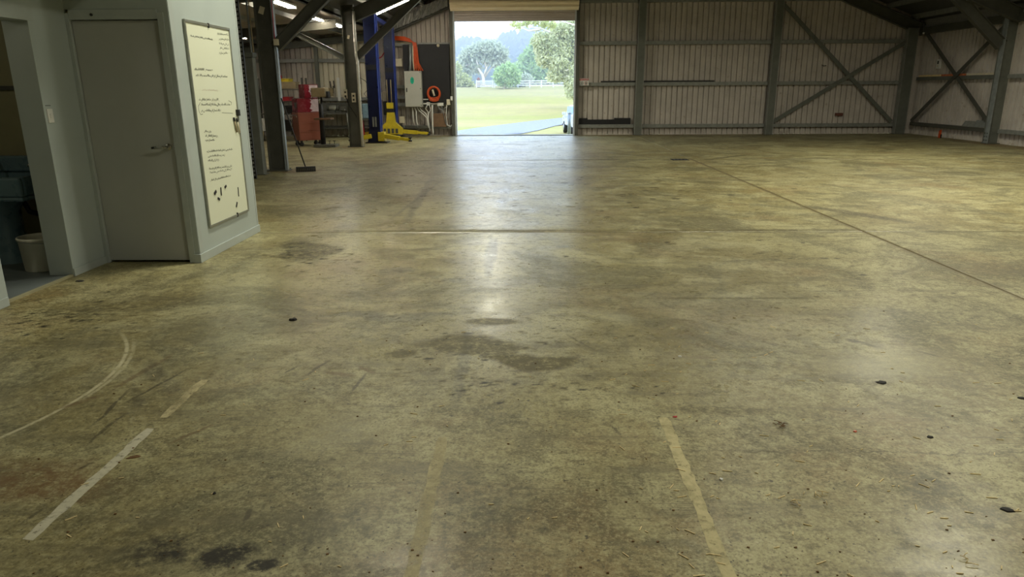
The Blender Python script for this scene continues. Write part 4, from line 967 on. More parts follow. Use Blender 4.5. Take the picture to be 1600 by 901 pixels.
arm((0.24, -1.62, 0.22), (1.12, -1.75, 0.10)); arm((-0.1, -1.72, 0.22), (-0.75, -1.78, 0.12))
arm((0.30, 1.30, 0.20), (1.30, 1.25, 0.12)); arm((-0.1, 1.22, 0.22), (-0.95, 1.05, 0.14))
cg = MB().prism([(-0.46, 0.10), (0.40, 0.10), (0.40, 0.30), (0.16, 0.52), (0.12, 0.85), (-0.12, 0.85), (-0.16, 0.52), (-0.46, 0.30)], 'y', 1.08, 1.30).build('carriage', M['yellow'], lift, bevel=0.01)
for k in range(4): MB().box(-0.26+k*0.14, 1.07, 0.14, -0.17+k*0.14, 1.08, 0.30).build('slot', M['steel_dark'], cg)
MB().box(-0.12, 1.10, 0.98, 0.10, 1.28, 1.18).build('carriage_block', M['yellow'], lift, bevel=0.008)
MB().box(-0.13, 1.12, 0.86, 0.11, 1.27, 0.97).build('carriage_rubber', M['black'], lift)
MB().box(0.10, -1.70, 0.06, 0.30, -1.38, 0.34).build('arm_pivot', M['yellow'], lift, bevel=0.01)
for xx in (-0.09, 0.05): MB().tube([(xx, 1.2, 1.18), (xx, 1.2, 1.95)], 0.018, 8).build('lift_chain', M['tan'], lift)

# oddments on the wall between the posts
def wallbox(name, px0, py0, px1, py1, Y, depth, mat, label, cat, bevel=0.006):
    a, b = atY(px0, py0, Y), atY(px1, py1, Y)
    cx, cz = (a.x+b.x)/2, (a.z+b.z)/2; w, h = abs(a.x-b.x), abs(a.z-b.z)
    t_ = thing(name, label, cat, (cx, Y, cz)); return t_, w, h, depth
def wb_simple(name, px0, py0, px1, py1, Y, depth, mat, label, cat, bevel=0.006, lid=False):
    t_, w, h, d = wallbox(name, px0, py0, px1, py1, Y, depth, mat, label, cat)
    MB().box(-w/2, 0, -h/2, w/2, d, h/2).build('casing', mat, t_, bevel=bevel)
    if lid: MB().box(-w/2+0.01, -0.01, -h/2+0.01, w/2-0.01, 0, h/2-0.01).build('cover', mat, t_, bevel=0.003)
    return t_
o = MB().box(-0.13, -0.12, 0, 0.13, 0.12, 0.50).build('drum_body', M['basin'], None, bevel=0.03); o.name = 'blue_drum'
o.location = (-5.50, 24.9, 0.66); 
bd = thing('drum_stand', 'low dark stand under the blue container behind the hoist', 'stand', (-5.50, 24.9, 0)); MB().box(-0.2, -0.15, 0.60, 0.2, 0.15, 0.66).build('stand_top', M['steel_dark'], bd)
for xx in (-0.18, 0.14): MB().box(xx, -0.13, 0, xx+0.04, 0.13, 0.60).build('stand_leg', M['sign_red'], bd)
tag(o, 'blue plastic container standing behind the front hoist post', 'container')
for k, (a, lab) in enumerate((((592, 144, 598, 156), 'left pale outlet on the wall between the hoist posts'), ((598, 142, 605, 158), 'right pale outlet on the wall between the hoist posts'))):
    wb_simple('power_outlet', *a, 25.80, 0.06, M['cream'], lab, 'outlet', lid=True)
wb_simple('hanging_bag', 598, 158, 606, 180, 25.78, 0.08, M['black'], 'black bag hanging below the outlets between the hoist posts', 'bag', 0.03)
pipe('hook_chain', [tuple(atY(594, 113, 25.75)), tuple(atY(594.5, 120, 25.75)), tuple(atY(593.5, 127, 25.75))], 0.02, M['galv_light'], 'short pale chain and hook on the wall between the posts', 'chain')
pipe('red_cable_run', [tuple(atY(588, 93, 25.78)), tuple(atY(596, 89, 25.78)), tuple(atY(602, 80, 25.78))], 0.02, M['sign_red'], 'red cable curving up between the hoist posts', 'cable')

# ================================================================== SWITCHBOARD WALL
def panel(name, px0, py0, px1, py1, Y, d, mat, label, cat):
    a, b = atY(px0, py0, Y), atY(px1, py1, Y)
    o = MB().box(min(a.x, b.x), 0, min(a.z, b.z), max(a.x, b.x), d, max(a.z, b.z)).build(name, mat, None); o.location = (0, Y, 0)
    return tag(o, label, cat)
panel('backing_board', 653, 69, 704, 163, 25.79, 0.05, M['panel_black'], 'large matt black backing board left of the roller door', 'board')
panel('backing_board', 629, 70, 639.5, 112, 25.79, 0.05, M['panel_black'], 'narrow black backing board left of the orange conduits', 'board')
a, b = atY(631, 111, 25.55), atY(660, 167, 25.55)
sb = thing('switchboard', 'light grey electrical cabinet with a green sticker', 'cabinet', ((a.x+b.x)/2, 25.55, b.z)); w, h = (b.x-a.x)/2, a.z-b.z
MB().box(-w, 0, 0, w, 0.24, h).build('cabinet_body', M['cab'], sb, bevel=0.006)
dr = MB().box(-w+0.015, -0.02, 0.015, w-0.015, 0, h-0.015).build('cabinet_door', M['cab'], sb, bevel=0.004)
MB().box(-w+0.06, -0.035, h*0.42, -w+0.095, -0.02, h*0.42+0.14).build('door_handle', M['black'], dr)
for (xx, zz) in ((w-0.05, h-0.06), (w-0.05, h*0.5), (w-0.05, 0.05)): MB().box(xx, -0.024, zz, xx+0.025, -0.02, zz+0.03).build('hinge_screw', M['black'], dr)
m = MB(); m.lathe([(0.001, -0.002), (0.06, -0.002)], 18, (0, 0, 0), 'y')
pts = [(0.065*math.cos(a)*(1-0.35*abs(math.sin(a*1.0))**6), 0.12*math.sin(a)) for a in [k*math.pi/14 for k in range(28)]]
m = MB(); m.prism([(-0.02+x, h*0.74+z) for x, z in pts], 'y', -0.0225, -0.02); st = m.build('green_sticker', M['green'], dr)
MB().prism([(-0.02-0.02, h*0.74-0.05), (-0.02+0.03, h*0.74-0.03), (-0.02+0.012, h*0.74+0.01), (-0.02+0.03, h*0.74+0.06), (-0.02-0.02, h*0.74+0.05), (-0.02-0.005, h*0.74)], 'y', -0.0235, -0.0225).build('sticker_mark', paint('dark_green_print', (0.0, 0.22, 0.15), 0.5), st)
# orange and pale conduits into the top of the cabinet
def P(px, py, Y=25.70): return tuple(atY(px, py, Y))
for k in range(5):
    ox = k*2.2
    pipe('orange_conduit', [P(617, 57+k*1.2), P(632, 58+k*1.3), P(640+ox*0.4, 61+k*1.2), P(645+ox*0.55, 67), P(646+ox*0.6, 76), P(647+ox*0.8, 98), P(648+ox*1.1, 105), P(648.5+ox*1.4, 110.5)], 0.020, M['orange'], ('outermost', 'second', 'middle', 'fourth', 'innermost')[4-k]+' orange conduit of the bundle bending down into the switchboard', 'conduit', group='orange conduits over the switchboard')
pipe('orange_conduit', [P(616, 62), P(624, 67), P(636, 66.5), P(643, 68)], 0.012, M['tan'], 'thin tan cable looping under the orange conduit bundle', 'cable')
pipe('grey_conduit', [P(641, 69), P(641, 100), P(640.5, 110.5)], 0.040, M['galv_light'], 'grey duct left of the cream and orange conduits', 'duct')
pipe('cream_conduit', [P(645, 71), P(645.5, 95), P(647, 110.5)], 0.024, M['cream'], 'cream conduit dropping into the switchboard', 'conduit')
# orange lead coil on the black board
cc = Vector(P(678, 146, 25.66)); rc = thing('coiled_lead', 'coiled orange extension lead hung on the black board', 'extension lead', cc)
for k in range(7):
    rr_ = 0.245-0.016*(k % 4); oy = -0.02*(k//2)+random.uniform(-.01, .01); ozz = random.uniform(-.015, .015)
    m = MB(); m.tube([(rr_*math.cos(a)*0.93, oy+0.01*math.sin(3*a+k), ozz+rr_*math.sin(a)*(1.0 if math.sin(a) > 0 else 1.0)) for a in [j*math.pi/20 for j in range(40)]], 0.017, 8, True); m.build('coil_loop', M['orange'], rc)
for k in range(4):
    m = MB(); a0 = R(205+k*4); m.tube([(0.2*math.cos(a0)*(1-j/8)+0.19*math.cos(R(335))*(j/8), -0.05, -0.10-0.04*k-0.05*math.sin(math.pi*j/8)) for j in range(9)], 0.016, 8); m.build('coil_strand', M['orange'], rc)
MB().tube([(-0.04, -0.05, 0.13), (-0.01, -0.06, 0.02), (0.02, -0.05, -0.08)], 0.035, 8).build('lead_plug', M['cream'], rc)
MB().tube([(0, 0.05, 0.2), (0, -0.07, 0.2), (0, -0.07, 0.24)], 0.012, 6).build('hook', M['galv'], rc)
# small fittings round the switchboard
wb_simple('wall_box', 617.5, 91.5, 628, 104, 25.74, 0.10, M['cream'], 'cream square box left of the narrow black board', 'box', lid=True)
wb_simple('wall_box', 623.5, 182, 632, 192.5, 25.72, 0.12, M['cream'], 'cream box low on the wall by the second hoist post', 'box', lid=True)
wb_simple('power_outlet', 666.5, 159.5, 672, 165, 25.72, 0.06, M['white'], 'white outlet below the coiled orange lead', 'outlet', lid=True)
wb_simple('power_outlet', 683, 160.5, 693, 165.5, 25.72, 0.06, M['white'], 'white double outlet right of the coiled lead', 'outlet', lid=True)
wb_simple('wall_box', 697.5, 155, 704, 164, 25.72, 0.08, M['cream'], 'cream control box beside the roller door jamb', 'box', lid=True)
wb_simple('wall_box', 703.5, 150.5, 707, 157, 25.62, 0.06, M['white'], 'small white box on the roller door jamb', 'box', lid=True)
wb_simple('duct_strip', 661, 161, 690, 163, 25.74, 0.05, M['white'], 'white cable duct under the black backing board', 'duct')
wb_simple('duct_strip', 661, 154.3, 669, 156, 25.74, 0.05, M['white'], 'short white cable duct right of the switchboard', 'duct')
m = MB(); m.lathe([(0.001, -0.03), (0.04, -0.03), (0.055, 0.0), (0.04, 0.03), (0.001, 0.03)], 14, (0, 0, 0), 'y'); o = m.build('door_bell', M['cream'], None); o.location = P(684.5, 71, 25.75); tag(o, 'round cream bell at the top of the black board', 'bell')
LEADS = [([(644, 167), (645, 175), (646, 193)], .02, 'leftmost pale conduit dropping below the switchboard'), ([(647, 167), (650, 173), (651, 190), (653, 196)], .022, 'pale conduit curving below the switchboard'),
         ([(652, 167), (655, 173), (662, 179), (667, 184), (669, 198)], .018, 'white lead sweeping right below the switchboard'), ([(655, 167), (658, 172), (664, 176), (668.5, 183), (669.5, 195)], .018, 'second white lead sweeping right below the switchboard'),
         ([(667, 165), (665, 170), (669, 175), (669.5, 200)], .014, 'white lead hanging left below the outlet'), ([(671, 165), (673, 171), (670, 177), (669, 186), (672, 206)], .014, 'white lead looping below the outlet'),
         ([(675.5, 164), (676, 198), (677, 210)], .028, 'thick white conduit right of the hanging leads'), ([(684, 165), (687, 170), (692, 171), (697, 167)], .012, 'white lead between double outlet and control box'),
         ([(698, 164), (697, 180), (699, 195), (704, 197.5), (708, 193)], .014, 'white lead looping beside the roller door jamb'), ([(690, 165), (693, 176), (696, 190), (699, 198)], .011, 'thin grey lead beside the roller door jamb')]
for (pts, r_, lab) in LEADS:
    pp = []
    for j in range(len(pts)-1):
        for q in range(3): k = q/3; pp.append(P(pts[j][0]*(1-k)+pts[j+1][0]*k, pts[j][1]*(1-k)+pts[j+1][1]*k, 25.70))
    pp.append(P(*pts[-1], 25.70)); pipe('cable', pp, r_, M['white'] if r_ > .013 else M['galv_light'], lab, 'cable')
o = MB().box(-0.28, 0, 0, 0.28, 0.10, 0.30).build('cardboard_sheet', M['brown'], None); o.location = P(688, 198, 25.74); tag(o, 'brown board leaning low on the wall by the roller door', 'board')
o = MB().box(-0.24, 0, 0, 0.26, 0.08, 0.20).build('cardboard_sheet', M['brown'], None); o.location = P(687, 186, 25.75); tag(o, 'upper brown board above the low brown board', 'board')
for k, (x0, x1, lab) in enumerate(((633, 652, 'dark steel offcut lying left on the bottom girt'), (654, 674, 'dark steel offcut lying right on the bottom girt'))):
    a, b = P(x0, 198, 25.75), P(x1, 199, 25.75); o = MB().bar(a, b, 0.08, 0.09).build('steel_offcut', M['steel_dark'], None); tag(o, lab, 'offcut')

# ================================================================== FAR RIGHT WALL ITEMS
a, b = atY(905, 122.3, 25.76), atY(919.7, 133.5, 25.76)
sg = thing('danger_sign', 'white danger sign with a red heading beside the roller door', 'sign', ((a.x+b.x)/2, 25.76, b.z)); w, h = (b.x-a.x)/2, a.z-b.z
MB().box(-w, 0, 0, w, 0.008, h).build('sign_plate', M['white'], sg)
MB().box(-w+0.005, -0.003, h*0.70, w-0.005, 0, h-0.006).build('heading_bar', M['sign_red'], sg)
def text_mesh(txt, size, mat, parent, loc, name='lettering'):
    cu = bpy.data.curves.new(name, 'FONT'); cu.body = txt; cu.size = size; cu.align_x = 'CENTER'; cu.align_y = 'CENTER'; cu.extrude = 0.0006
    tmp = bpy.data.objects.new(name, cu); COL.objects.link(tmp); bpy.context.view_layer.update()
    me = bpy.data.meshes.new_from_object(tmp.evaluated_get(bpy.context.evaluated_depsgraph_get())); bpy.data.objects.remove(tmp)
    me.materials.clear(); me.materials.append(mat); o = bpy.data.objects.new(name, me); COL.objects.link(o); o.parent = parent
    o.location = loc; o.rotation_euler = (R(90), 0, 0); return o
text_mesh('DANGER', 0.075, M['white'], sg, (0, -0.004, h*0.845))
for sx_ in (-1, 1):
    m = MB(); ring = [(sx_*w*0.42+0.055*math.cos(q), -0.002, h*0.32+0.055*math.sin(q)) for q in [k*math.pi/10 for k in range(20)]]
    m.tube(ring, 0.006, 5, True); m.build('pictogram_ring', M['sign_red'] if sx_ > 0 else M['black'], sg)
    MB().prism([(sx_*w*0.42-0.02, h*0.32-0.035), (sx_*w*0.42+0.02, h*0.32-0.035), (sx_*w*0.42+0.012, h*0.32+0.03), (sx_*w*0.42-0.012, h*0.32+0.04)], 'y', -0.003, 0).build('pictogram', M['ink'], sg)
# long dark bar lying on the girt
a, b = atY(939, 131.5, 25.86), atY(1116, 129.5, 25.86)
lb = thing('steel_bar', 'long black steel bar lying along the middle girt of the far wall', 'bar', (a.x, 25.90, 1.843))
MB().box(0, -0.035, -0.02, b.x-a.x, 0.035, 0.03).build('bar_length', M['black'], lb, bevel=0.004); MB().box(-0.004, -0.03, -0.015, 0, 0.03, 0.025).build('cut_end', M['steel_dark'], lb)
# dark panel behind the bottom girt
for k, (q, lab) in enumerate((((905, 184.5, 918, 197.5), 'short black panel nearest the roller door on the bottom girt'), ((918, 186.7, 959.5, 197.5), 'long low black panel in the middle of the bottom girt'), ((959.5, 184.3, 985, 197.5), 'black panel at the right end on the bottom girt'))):
    a, b = atY(q[0], q[1], 25.93), atY(q[2], q[3], 25.93)
    o = MB().box(a.x, -0.02, 0, b.x-0.004, 0.02, a.z-0.372).build('black_panel', M['panel_black'], None); o.location = (0, 25.93, 0.372); tag(o, lab, 'panel', 'black panels on the bottom girt')
wb_simple('junction_box', 1306, 176.5, 1317, 181, 25.90, 0.08, paint('dull_red_brown', (0.14, 0.05, 0.03), 0.6), 'small red-brown box on the cladding inside the cross bracing', 'box')
pipe('wall_hook', [P(1284, 101.5, 25.92), P(1287, 103, 25.88), P(1291, 102.5, 25.92)], 0.012, M['black'], 'small black hook on the cladding left of the cross bracing centre', 'hook')
# right wall
def PX(px, py, X): return tuple(atX(px, py, X))
a, b = atX(1463, 94, 13.72), atX(1468, 106, 13.72)
po2 = thing('power_outlet', 'white outlet on the right side wall above the timber lengths', 'outlet', (13.72, (a.y+b.y)/2, (a.z+b.z)/2)); 
MB().box(0, -0.09, -0.15, 0.07, 0.09, 0.15).build('outlet_plate', M['white'], po2, bevel=0.006)
MB().box(-0.006, -0.04, 0.0, 0, 0.04, 0.10).build('socket', M['black'], po2); MB().box(-0.006, -0.03, -0.09, 0, 0.03, -0.03).build('switch', M['cream'], po2)
for k, (y0, y1, mt, lab) in enumerate(((25.55, 24.3, 'timber', 'raw timber length at the corner end of the side wall girt'), (24.2, 22.95, 'timber_red', 'red-brown timber length in the middle of the side wall girt'), (22.85, 21.4, 'cream', 'pale timber length beside the right column on the girt'))):
    o = MB().box(13.635, y1, 0, 13.74, y0, 0.06).build('timber_length', M[mt], None); o.location = (0, 0, 1.938); tag(o, lab, 'timber', 'timber lengths on the side wall girt')
a, b = atX(1521, 187, 13.60), atX(1540, 200, 13.60)
for k, (pa, pb, lab) in enumerate((((1505, 190), (1521, 200), 'plain grey metal sheet leaning behind the louvred vent'), ((1523, 188), (1541, 201), 'grey louvred metal vent leaning on the side wall girt'))):
    a, b = atX(*pa, 13.66), atX(*pb, 13.66)
    vt = thing('metal_vent', lab, 'vent', (13.62, (a.y+b.y)/2, 0.42)); hh = a.z-b.z+0.0; wy = abs(a.y-b.y)/2
    MB().prism([(0.0, 0), (0.03, 0), (0.13, hh), (0.10, hh)], 'y', -wy, wy).build('vent_plate', M['galv'], vt)
    if k:
        for j in range(5):
            z0 = hh*(0.12+0.16*j); x0 = 0.10*z0/hh
            MB().box(x0-0.012, -wy+0.04, z0, x0+0.01, wy-0.04, z0+hh*0.06).build('louvre', M['galv_light'], vt)
        MB().box(0.06, -wy-0.10, 0, 0.12, -wy-0.01, hh).build('dark_side', M['black'], vt)
og = thing('orange_offcut', 'small orange offcut standing on the floor at the right wall', 'offcut', PX(1468, 213.5, 13.55)[:2]+(0,)); MB().prism([(-0.06, 0), (0.06, 0), (0.05, 0.22), (-0.03, 0.26)], 'x', -0.02, 0.02).build('wedge', M['orange'], og); MB().box(-0.015, -0.09, 0, 0.015, -0.062, 0.12).build('dark_edge', M['black'], og)
o = MB().lathe([(0.001, -0.03), (0.03, -0.02), (0.035, 0.02), (0.001, 0.035)], 12).build('sensor', M['white'], None); o.location = (13.50, 25.40, 3.36); tag(o, 'tiny white sensor hanging in the far right corner', 'sensor')
pipe('sensor_wire', [(13.50, 25.40, 3.39), (13.48, 25.42, 3.55), (13.5, 25.45, 3.72)], 0.006, M['galv_light'], 'thin pale wire above the corner sensor', 'wire')
dg = thing('drain_cover', 'rusty steel cover plate set in the floor at the joint crossing', 'drain cover', (3.62, 16.62, 0)); MB().box(-0.20, -0.17, 0, 0.18, 0.17, 0.006).build('plate', M['rubber'], dg)
for k in range(4): MB().box(-0.15+k*0.085, -0.07, 0.006, -0.12+k*0.085, 0.07, 0.009).build('rib', M['steel_dark'], dg)

# ================================================================== FLUORESCENT BATTENS
def batten(x, y, z, L, ang, label, mat, slope=0.0, w=0.16):
    t_ = thing('fluorescent_light', label, 'light', (x, y, z), ang, 'lit fluorescent battens'); t_.rotation_euler = (0, slope, ang)
    MB().box(-L/2, -w/2, 0.0, L/2, w/2, 0.045).build('housing', M['white'], t_)
    for s_ in (-1, 1):
        MB().tube([(-L/2+0.03, s_*w*0.28, -0.018), (L/2-0.03, s_*w*0.28, -0.018)], 0.016, 10).build('tube', mat, t_)
        MB().box(s_*L/2-0.012, -w/2, -0.04, s_*L/2+0.012, w/2, 0.0).build('end_cap', M['white'], t_)
batten(-5.56, 17.0, 3.52, 1.5, R(90), 'large lit twin fluorescent batten left of the near knee brace', M['tube'], w=0.22)
batten(-5.72, 20.4, 3.50, 0.9, R(90), 'lit batten left of the conduit column, the left of the far pair', M['tube'])
batten(-5.60, 21.9, 3.48, 1.3, R(90), 'cool white lit batten right beside the conduit column', M['tube_cool'])
batten(-8.9, 22.6, 3.22, 1.3, R(90), 'lit batten seen between rack upright and near column', M['tube'], w=0.22)
batten(-4.05, 22.9, roof_z(-4.05)-0.22, 1.3, 0, 'bright twin tubes in place of a skylight strip above the hoist', M['tube'], slope=-math.atan(0.4), w=0.24)  # lit tubes stand in for the skylight strip in the roof

# ================================================================== OUTSIDE
def gz(y, x=0.0):
    pts = [(26, -0.03), (27, -0.06), (30, -0.30), (37, -0.70), (50, -0.78), (70, 0.15), (92, 1.82), (120, 2.4), (400, 3.0)]
    for (a, za), (b, zb) in zip(pts, pts[1:]):
        if y <= b:
            k = max(0, (y-a)/(b-a)); k2 = k*k*(3-2*k)*0.4+k*0.6; return za+(zb-za)*k2
    return pts[-1][1]
t = NT('dry_paddock_grass')
n1 = t.noise(0.06, 6, 0.65, vec=t.map(scale=(0.5, 1.4, 1))); n2 = t.noise(0.9, 6, 0.7); n3 = t.noise(9, 4, 0.7)
c = t.mix(t.rng(n1, 0.38, 0.62), (0.47, 0.37, 0.17), (0.34, 0.33, 0.10)); c = t.mix(t.math('MULTIPLY', t.rng(n2, 0.4, 0.7), 0.5), c, (0.33, 0.26, 0.15)); c = t.mix(t.math('MULTIPLY', t.rng(n3, 0.4, 0.7), 0.4), c, (0.24, 0.25, 0.08))
M['grass'] = t.set(color=c, rough=0.9, spec=0.1, normal=t.bump(n3, 0.6, 0.05))
t = NT('pale_gravel')
n3 = t.noise(14, 5, 0.75); M['gravel'] = t.set(color=t.mix(t.rng(n3, 0.35, 0.65), (0.21, 0.21, 0.23), (0.40, 0.40, 0.44)), rough=0.9, spec=0.1, normal=t.bump(n3, 0.6, 0.03))
ys = [26.02+0.5*k for k in range(72)]+[62.5, 66, 72, 78, 85, 92, 100, 110, 130, 170, 230, 300, 400]
m = MB(); xs = [-160, -80, -40, -20, -10, -5, 0, 5, 10, 20, 40, 80, 160]
vs = [(x, y, gz(y)) for y in ys for x in xs]; fs = [(j*13+i, j*13+i+1, (j+1)*13+i+1, (j+1)*13+i) for j in range(len(ys)-1) for i in range(12)]
m._add(vs, fs, True); tag(m.build('paddock_ground', M['grass'], None), kind='structure')
m = MB(); vs = []; fs = []
def gray(px, py):
    d = _ray(px, py); y = 26.0
    while y < 140:
        q = _O + d*(y/d.y)
        if q.z <= gz(y): return q
        y += 0.1
    return q
def gl(px, py):
    q = gray(px, py); return q if q.y > 26.6 else atY(px, py, 26.6)
UPB = [gray(*q) for q in ((690, 208), (716, 205), (745, 200.5), (780, 196), (820, 191), (860, 186.5), (892, 183), (912, 180.5))]
LOB = [gl(*q) for q in ((690, 213), (716, 212.6), (745, 212.3), (780, 212), (815, 209.5), (842, 204), (868, 197), (912, 190))]
for a_, b_ in zip(UPB, LOB):
    for k in range(9):
        q = b_.lerp(a_, k/8); vs.append((q.x, q.y, gz(q.y)+0.03))
for j in range(len(UPB)-1):
    for k in range(8): fs.append((j*9+k, (j+1)*9+k, (j+1)*9+k+1, j*9+k+1))
m._add(vs, fs, True); tag(m.build('gravel_driveway', M['gravel'], None), kind='structure')
M['dirt'] = paint('orange_dirt', (0.36, 0.17, 0.07), 0.9, 0, 0.35, 5)
m = MB(); vs = []; fs = []
for k in range(25):
    x = -3.2+k*0.25; vs += [(x, 26.55, -0.028), (x, 26.9+random.uniform(-.1, .28), -0.026)]
    if k: fs.append((2*k-2, 2*k, 2*k+1, 2*k-1))
m._add(vs, fs); tag(m.build('dirt_edge', M['dirt'], None), kind='structure')

# post and rail fence
M['fence'] = paint('white_fence_paint', (0.72, 0.74, 0.78), 0.6, 0, 0.08, 2)
fe = thing('rail_fence', 'white post and rail fence along the far side of the paddock', 'fence', (0, 93, gz(93)))
for i in range(15): MB().box(-4.0+i*1.5, -0.06, -0.1, -3.86+i*1.5, 0.06, 0.92).build('fence_post', M['fence'], fe)
for z in (0.22, 0.48, 0.74): MB().box(-4.0, -0.09, z, 17.2, -0.06, z+0.12).build('fence_rail', M['fence'], fe)
gt = thing('farm_gate', 'white gate at the left end of the rail fence', 'gate', (-6.2, 93, gz(93)))
for x in (-0.1, 2.0): MB().box(x, -0.06, -0.1, x+0.12, 0.06, 0.95).build('gate_post', M['fence'], gt)
for z in (0.12, 0.30, 0.48, 0.66, 0.80): MB().box(0.02, -0.03, z, 2.0, 0.03, z+0.09).build('gate_rail', M['fence'], gt)
rd = thing('red_post_box', 'small rusty red box at the foot of the pale gum tree', 'box', (atY(748, 132, 95).x, 95, gz(95))); MB().box(-0.22, -0.2, 0, 0.22, 0.2, 1.0).build('box_body', M['brown'], rd, bevel=0.05); MB().prism([(-0.28, 1.0), (0.28, 1.0), (0, 1.3)], 'y', -0.35, 0.35).build('box_roof', M['red'], rd)

# trees
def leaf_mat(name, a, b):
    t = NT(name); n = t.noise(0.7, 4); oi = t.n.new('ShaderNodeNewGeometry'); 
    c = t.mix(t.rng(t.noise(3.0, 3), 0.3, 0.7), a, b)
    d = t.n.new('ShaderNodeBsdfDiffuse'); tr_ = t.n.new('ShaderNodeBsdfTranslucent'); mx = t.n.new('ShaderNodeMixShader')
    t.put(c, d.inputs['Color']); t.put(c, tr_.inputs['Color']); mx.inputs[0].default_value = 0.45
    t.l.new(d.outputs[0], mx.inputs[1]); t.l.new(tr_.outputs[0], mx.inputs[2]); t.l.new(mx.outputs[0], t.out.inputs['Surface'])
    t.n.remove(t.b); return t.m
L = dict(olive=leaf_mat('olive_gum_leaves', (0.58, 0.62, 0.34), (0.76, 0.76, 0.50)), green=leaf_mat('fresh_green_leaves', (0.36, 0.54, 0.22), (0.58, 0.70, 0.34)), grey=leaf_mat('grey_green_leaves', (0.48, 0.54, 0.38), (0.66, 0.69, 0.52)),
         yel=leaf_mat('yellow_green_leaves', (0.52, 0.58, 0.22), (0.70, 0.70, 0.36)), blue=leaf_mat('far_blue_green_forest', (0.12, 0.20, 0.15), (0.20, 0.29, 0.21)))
M['bark'] = paint('pale_gum_bark', (0.66, 0.60, 0.50), 0.8, 0, 0.15, 2)
def leaves(blobs, n, size, mat, parent, droop=0.4, seed=0, name='foliage'):
    rnd = random.Random(seed); vs = []; fs = []; tot = sum(b[3]*b[4]*b[5] for b in blobs)**1.0
    for (x, y, z, rx, ry, rz) in blobs:
        k = max(8, int(n*(rx*ry*rz)/tot))
        for _ in range(k):
            while True:
                a, b, c_ = rnd.uniform(-1, 1), rnd.uniform(-1, 1), rnd.uniform(-1, 1); q = a*a+b*b+c_*c_
                if 0.12 < q <= 1: break
            p = Vector((x+a*rx, y+b*ry, z+c_*rz)); d = Vector((rnd.gauss(0, 1), rnd.gauss(0, 1), rnd.gauss(0, 1)-droop)).normalized()
            s_ = d.cross(Vector((rnd.gauss(0, 1), rnd.gauss(0, 1), rnd.gauss(0, 1)))).normalized(); l = size*rnd.uniform(.6, 1.3); wv = l*rnd.uniform(.28, .5)
            i = len(vs); vs += [p, p+d*l*0.5+s_*wv*0.5, p+d*l, p+d*l*0.5-s_*wv*0.5]; fs.append((i, i+1, i+2, i+3))
    m = MB(); m._add(vs, fs); o = m.build(name, mat, parent, fix=False); o['kind'] = 'stuff'; return o
def tree(px, py_base, py_top, Y, blobs_px, mat, n, leaf, label, trunks, name='gum_tree', seed=1, cat='tree', group=None, r0=0.35):
    """blobs_px: (px, py, rx_px, ry_px); trunk paths in px; everything at depth Y +- its own radius"""
    base = atY(px, py_base, Y); base.z = gz(Y); s_ = Y/F_PX*1.03
    t_ = thing(name, label, cat, base, 0, group); rnd = random.Random(seed)
    bl = []
    for (bx, by, rx, ry) in blobs_px:
        q = atY(bx, by, Y)-base; bl.append((q.x, rnd.uniform(-.5, .5)*rx*s_, q.z, rx*s_, rx*s_*0.9, ry*s_))
    leaves(bl, n, leaf, mat, t_, seed=seed)
    m = MB()
    for j, path in enumerate(trunks):
        pp = [atY(bx, by, Y)-base + Vector((0, (rnd.uniform(-1, 1)*0.6 if i else 0), 0)) for i, (bx, by) in enumerate(path)]
        if j == 0: pp[0] = Vector((0, 0, -0.1))
        k = len(pp); r_ = r0 if j == 0 else r0*0.55
        m.tube(pp, [r_*(1-0.75*i/(k-1)) for i in range(k)], 7)
    m.build('trunk', M['bark'], t_); return t_
tree(755, 137, 66, 100, [(725, 95, 9, 9), (736, 84, 13, 11), (752, 76, 15, 10), (768, 75, 15, 10), (783, 82, 10, 10), (778, 96, 9, 8), (728, 110, 9, 8), (742, 104, 9, 8), (762, 90, 12, 8), (787, 95, 7, 7)], L['grey'], 5500, 0.62,
     'large pale-limbed gum tree at the left behind the paddock', [[(756, 137), (756, 126), (754, 117), (748, 108), (738, 98), (728, 92)], [(755, 120), (760, 108), (764, 96), (772, 86)], [(756, 122), (766, 107), (776, 97), (784, 90)], [(750, 110), (745, 96), (744, 85)], [(738, 100), (727, 103), (720, 108)], [(760, 108), (757, 94), (758, 82)]], seed=11, r0=0.30)
tree(718, 137, 98, 98, [(715, 124, 9, 12), (725, 127, 9, 10), (713, 108, 6, 9), (735, 132, 6, 5)], L['yel'], 3500, 0.5, 'rounded yellow-green shrub at the far left of the paddock', [[(718, 137), (718, 125)]], 'shrub', 12, 'shrub', r0=0.15)
tree(788, 137, 98, 90, [(783, 117, 11, 12), (795, 112, 13, 12), (790, 126, 14, 7), (804, 120, 9, 10)], L['green'], 5000, 0.45, 'small round bright green tree in front of the rail fence', [[(789, 137), (789, 126), (792, 114)], [(789, 128), (784, 118)]], 'round_tree', 13, r0=0.16)
tree(822, 137, 60, 112, [(812, 118, 14, 16), (822, 102, 14, 15), (832, 90, 13, 16), (845, 76, 14, 16), (840, 112, 18, 20), (855, 95, 16, 22), (862, 118, 16, 17), (820, 127, 14, 9), (852, 128, 20, 8), (838, 66, 8, 10), (880, 120, 16, 16)], L['green'], 15000, 0.75,
     'dense bright green trees massed behind the fence', [[(825, 137), (826, 118), (832, 100), (840, 85)], [(850, 137), (852, 118), (858, 100)]], 'dense_tree', 14, r0=0.3)
tree(816, 137, 110, 96, [(812, 128, 9, 6), (822, 124, 8, 7), (806, 131, 7, 4)], L['grey'], 1800, 0.5, 'grey-green bush behind the middle of the fence', [[(816, 137), (816, 128)]], 'shrub', 15, 'shrub', r0=0.1)
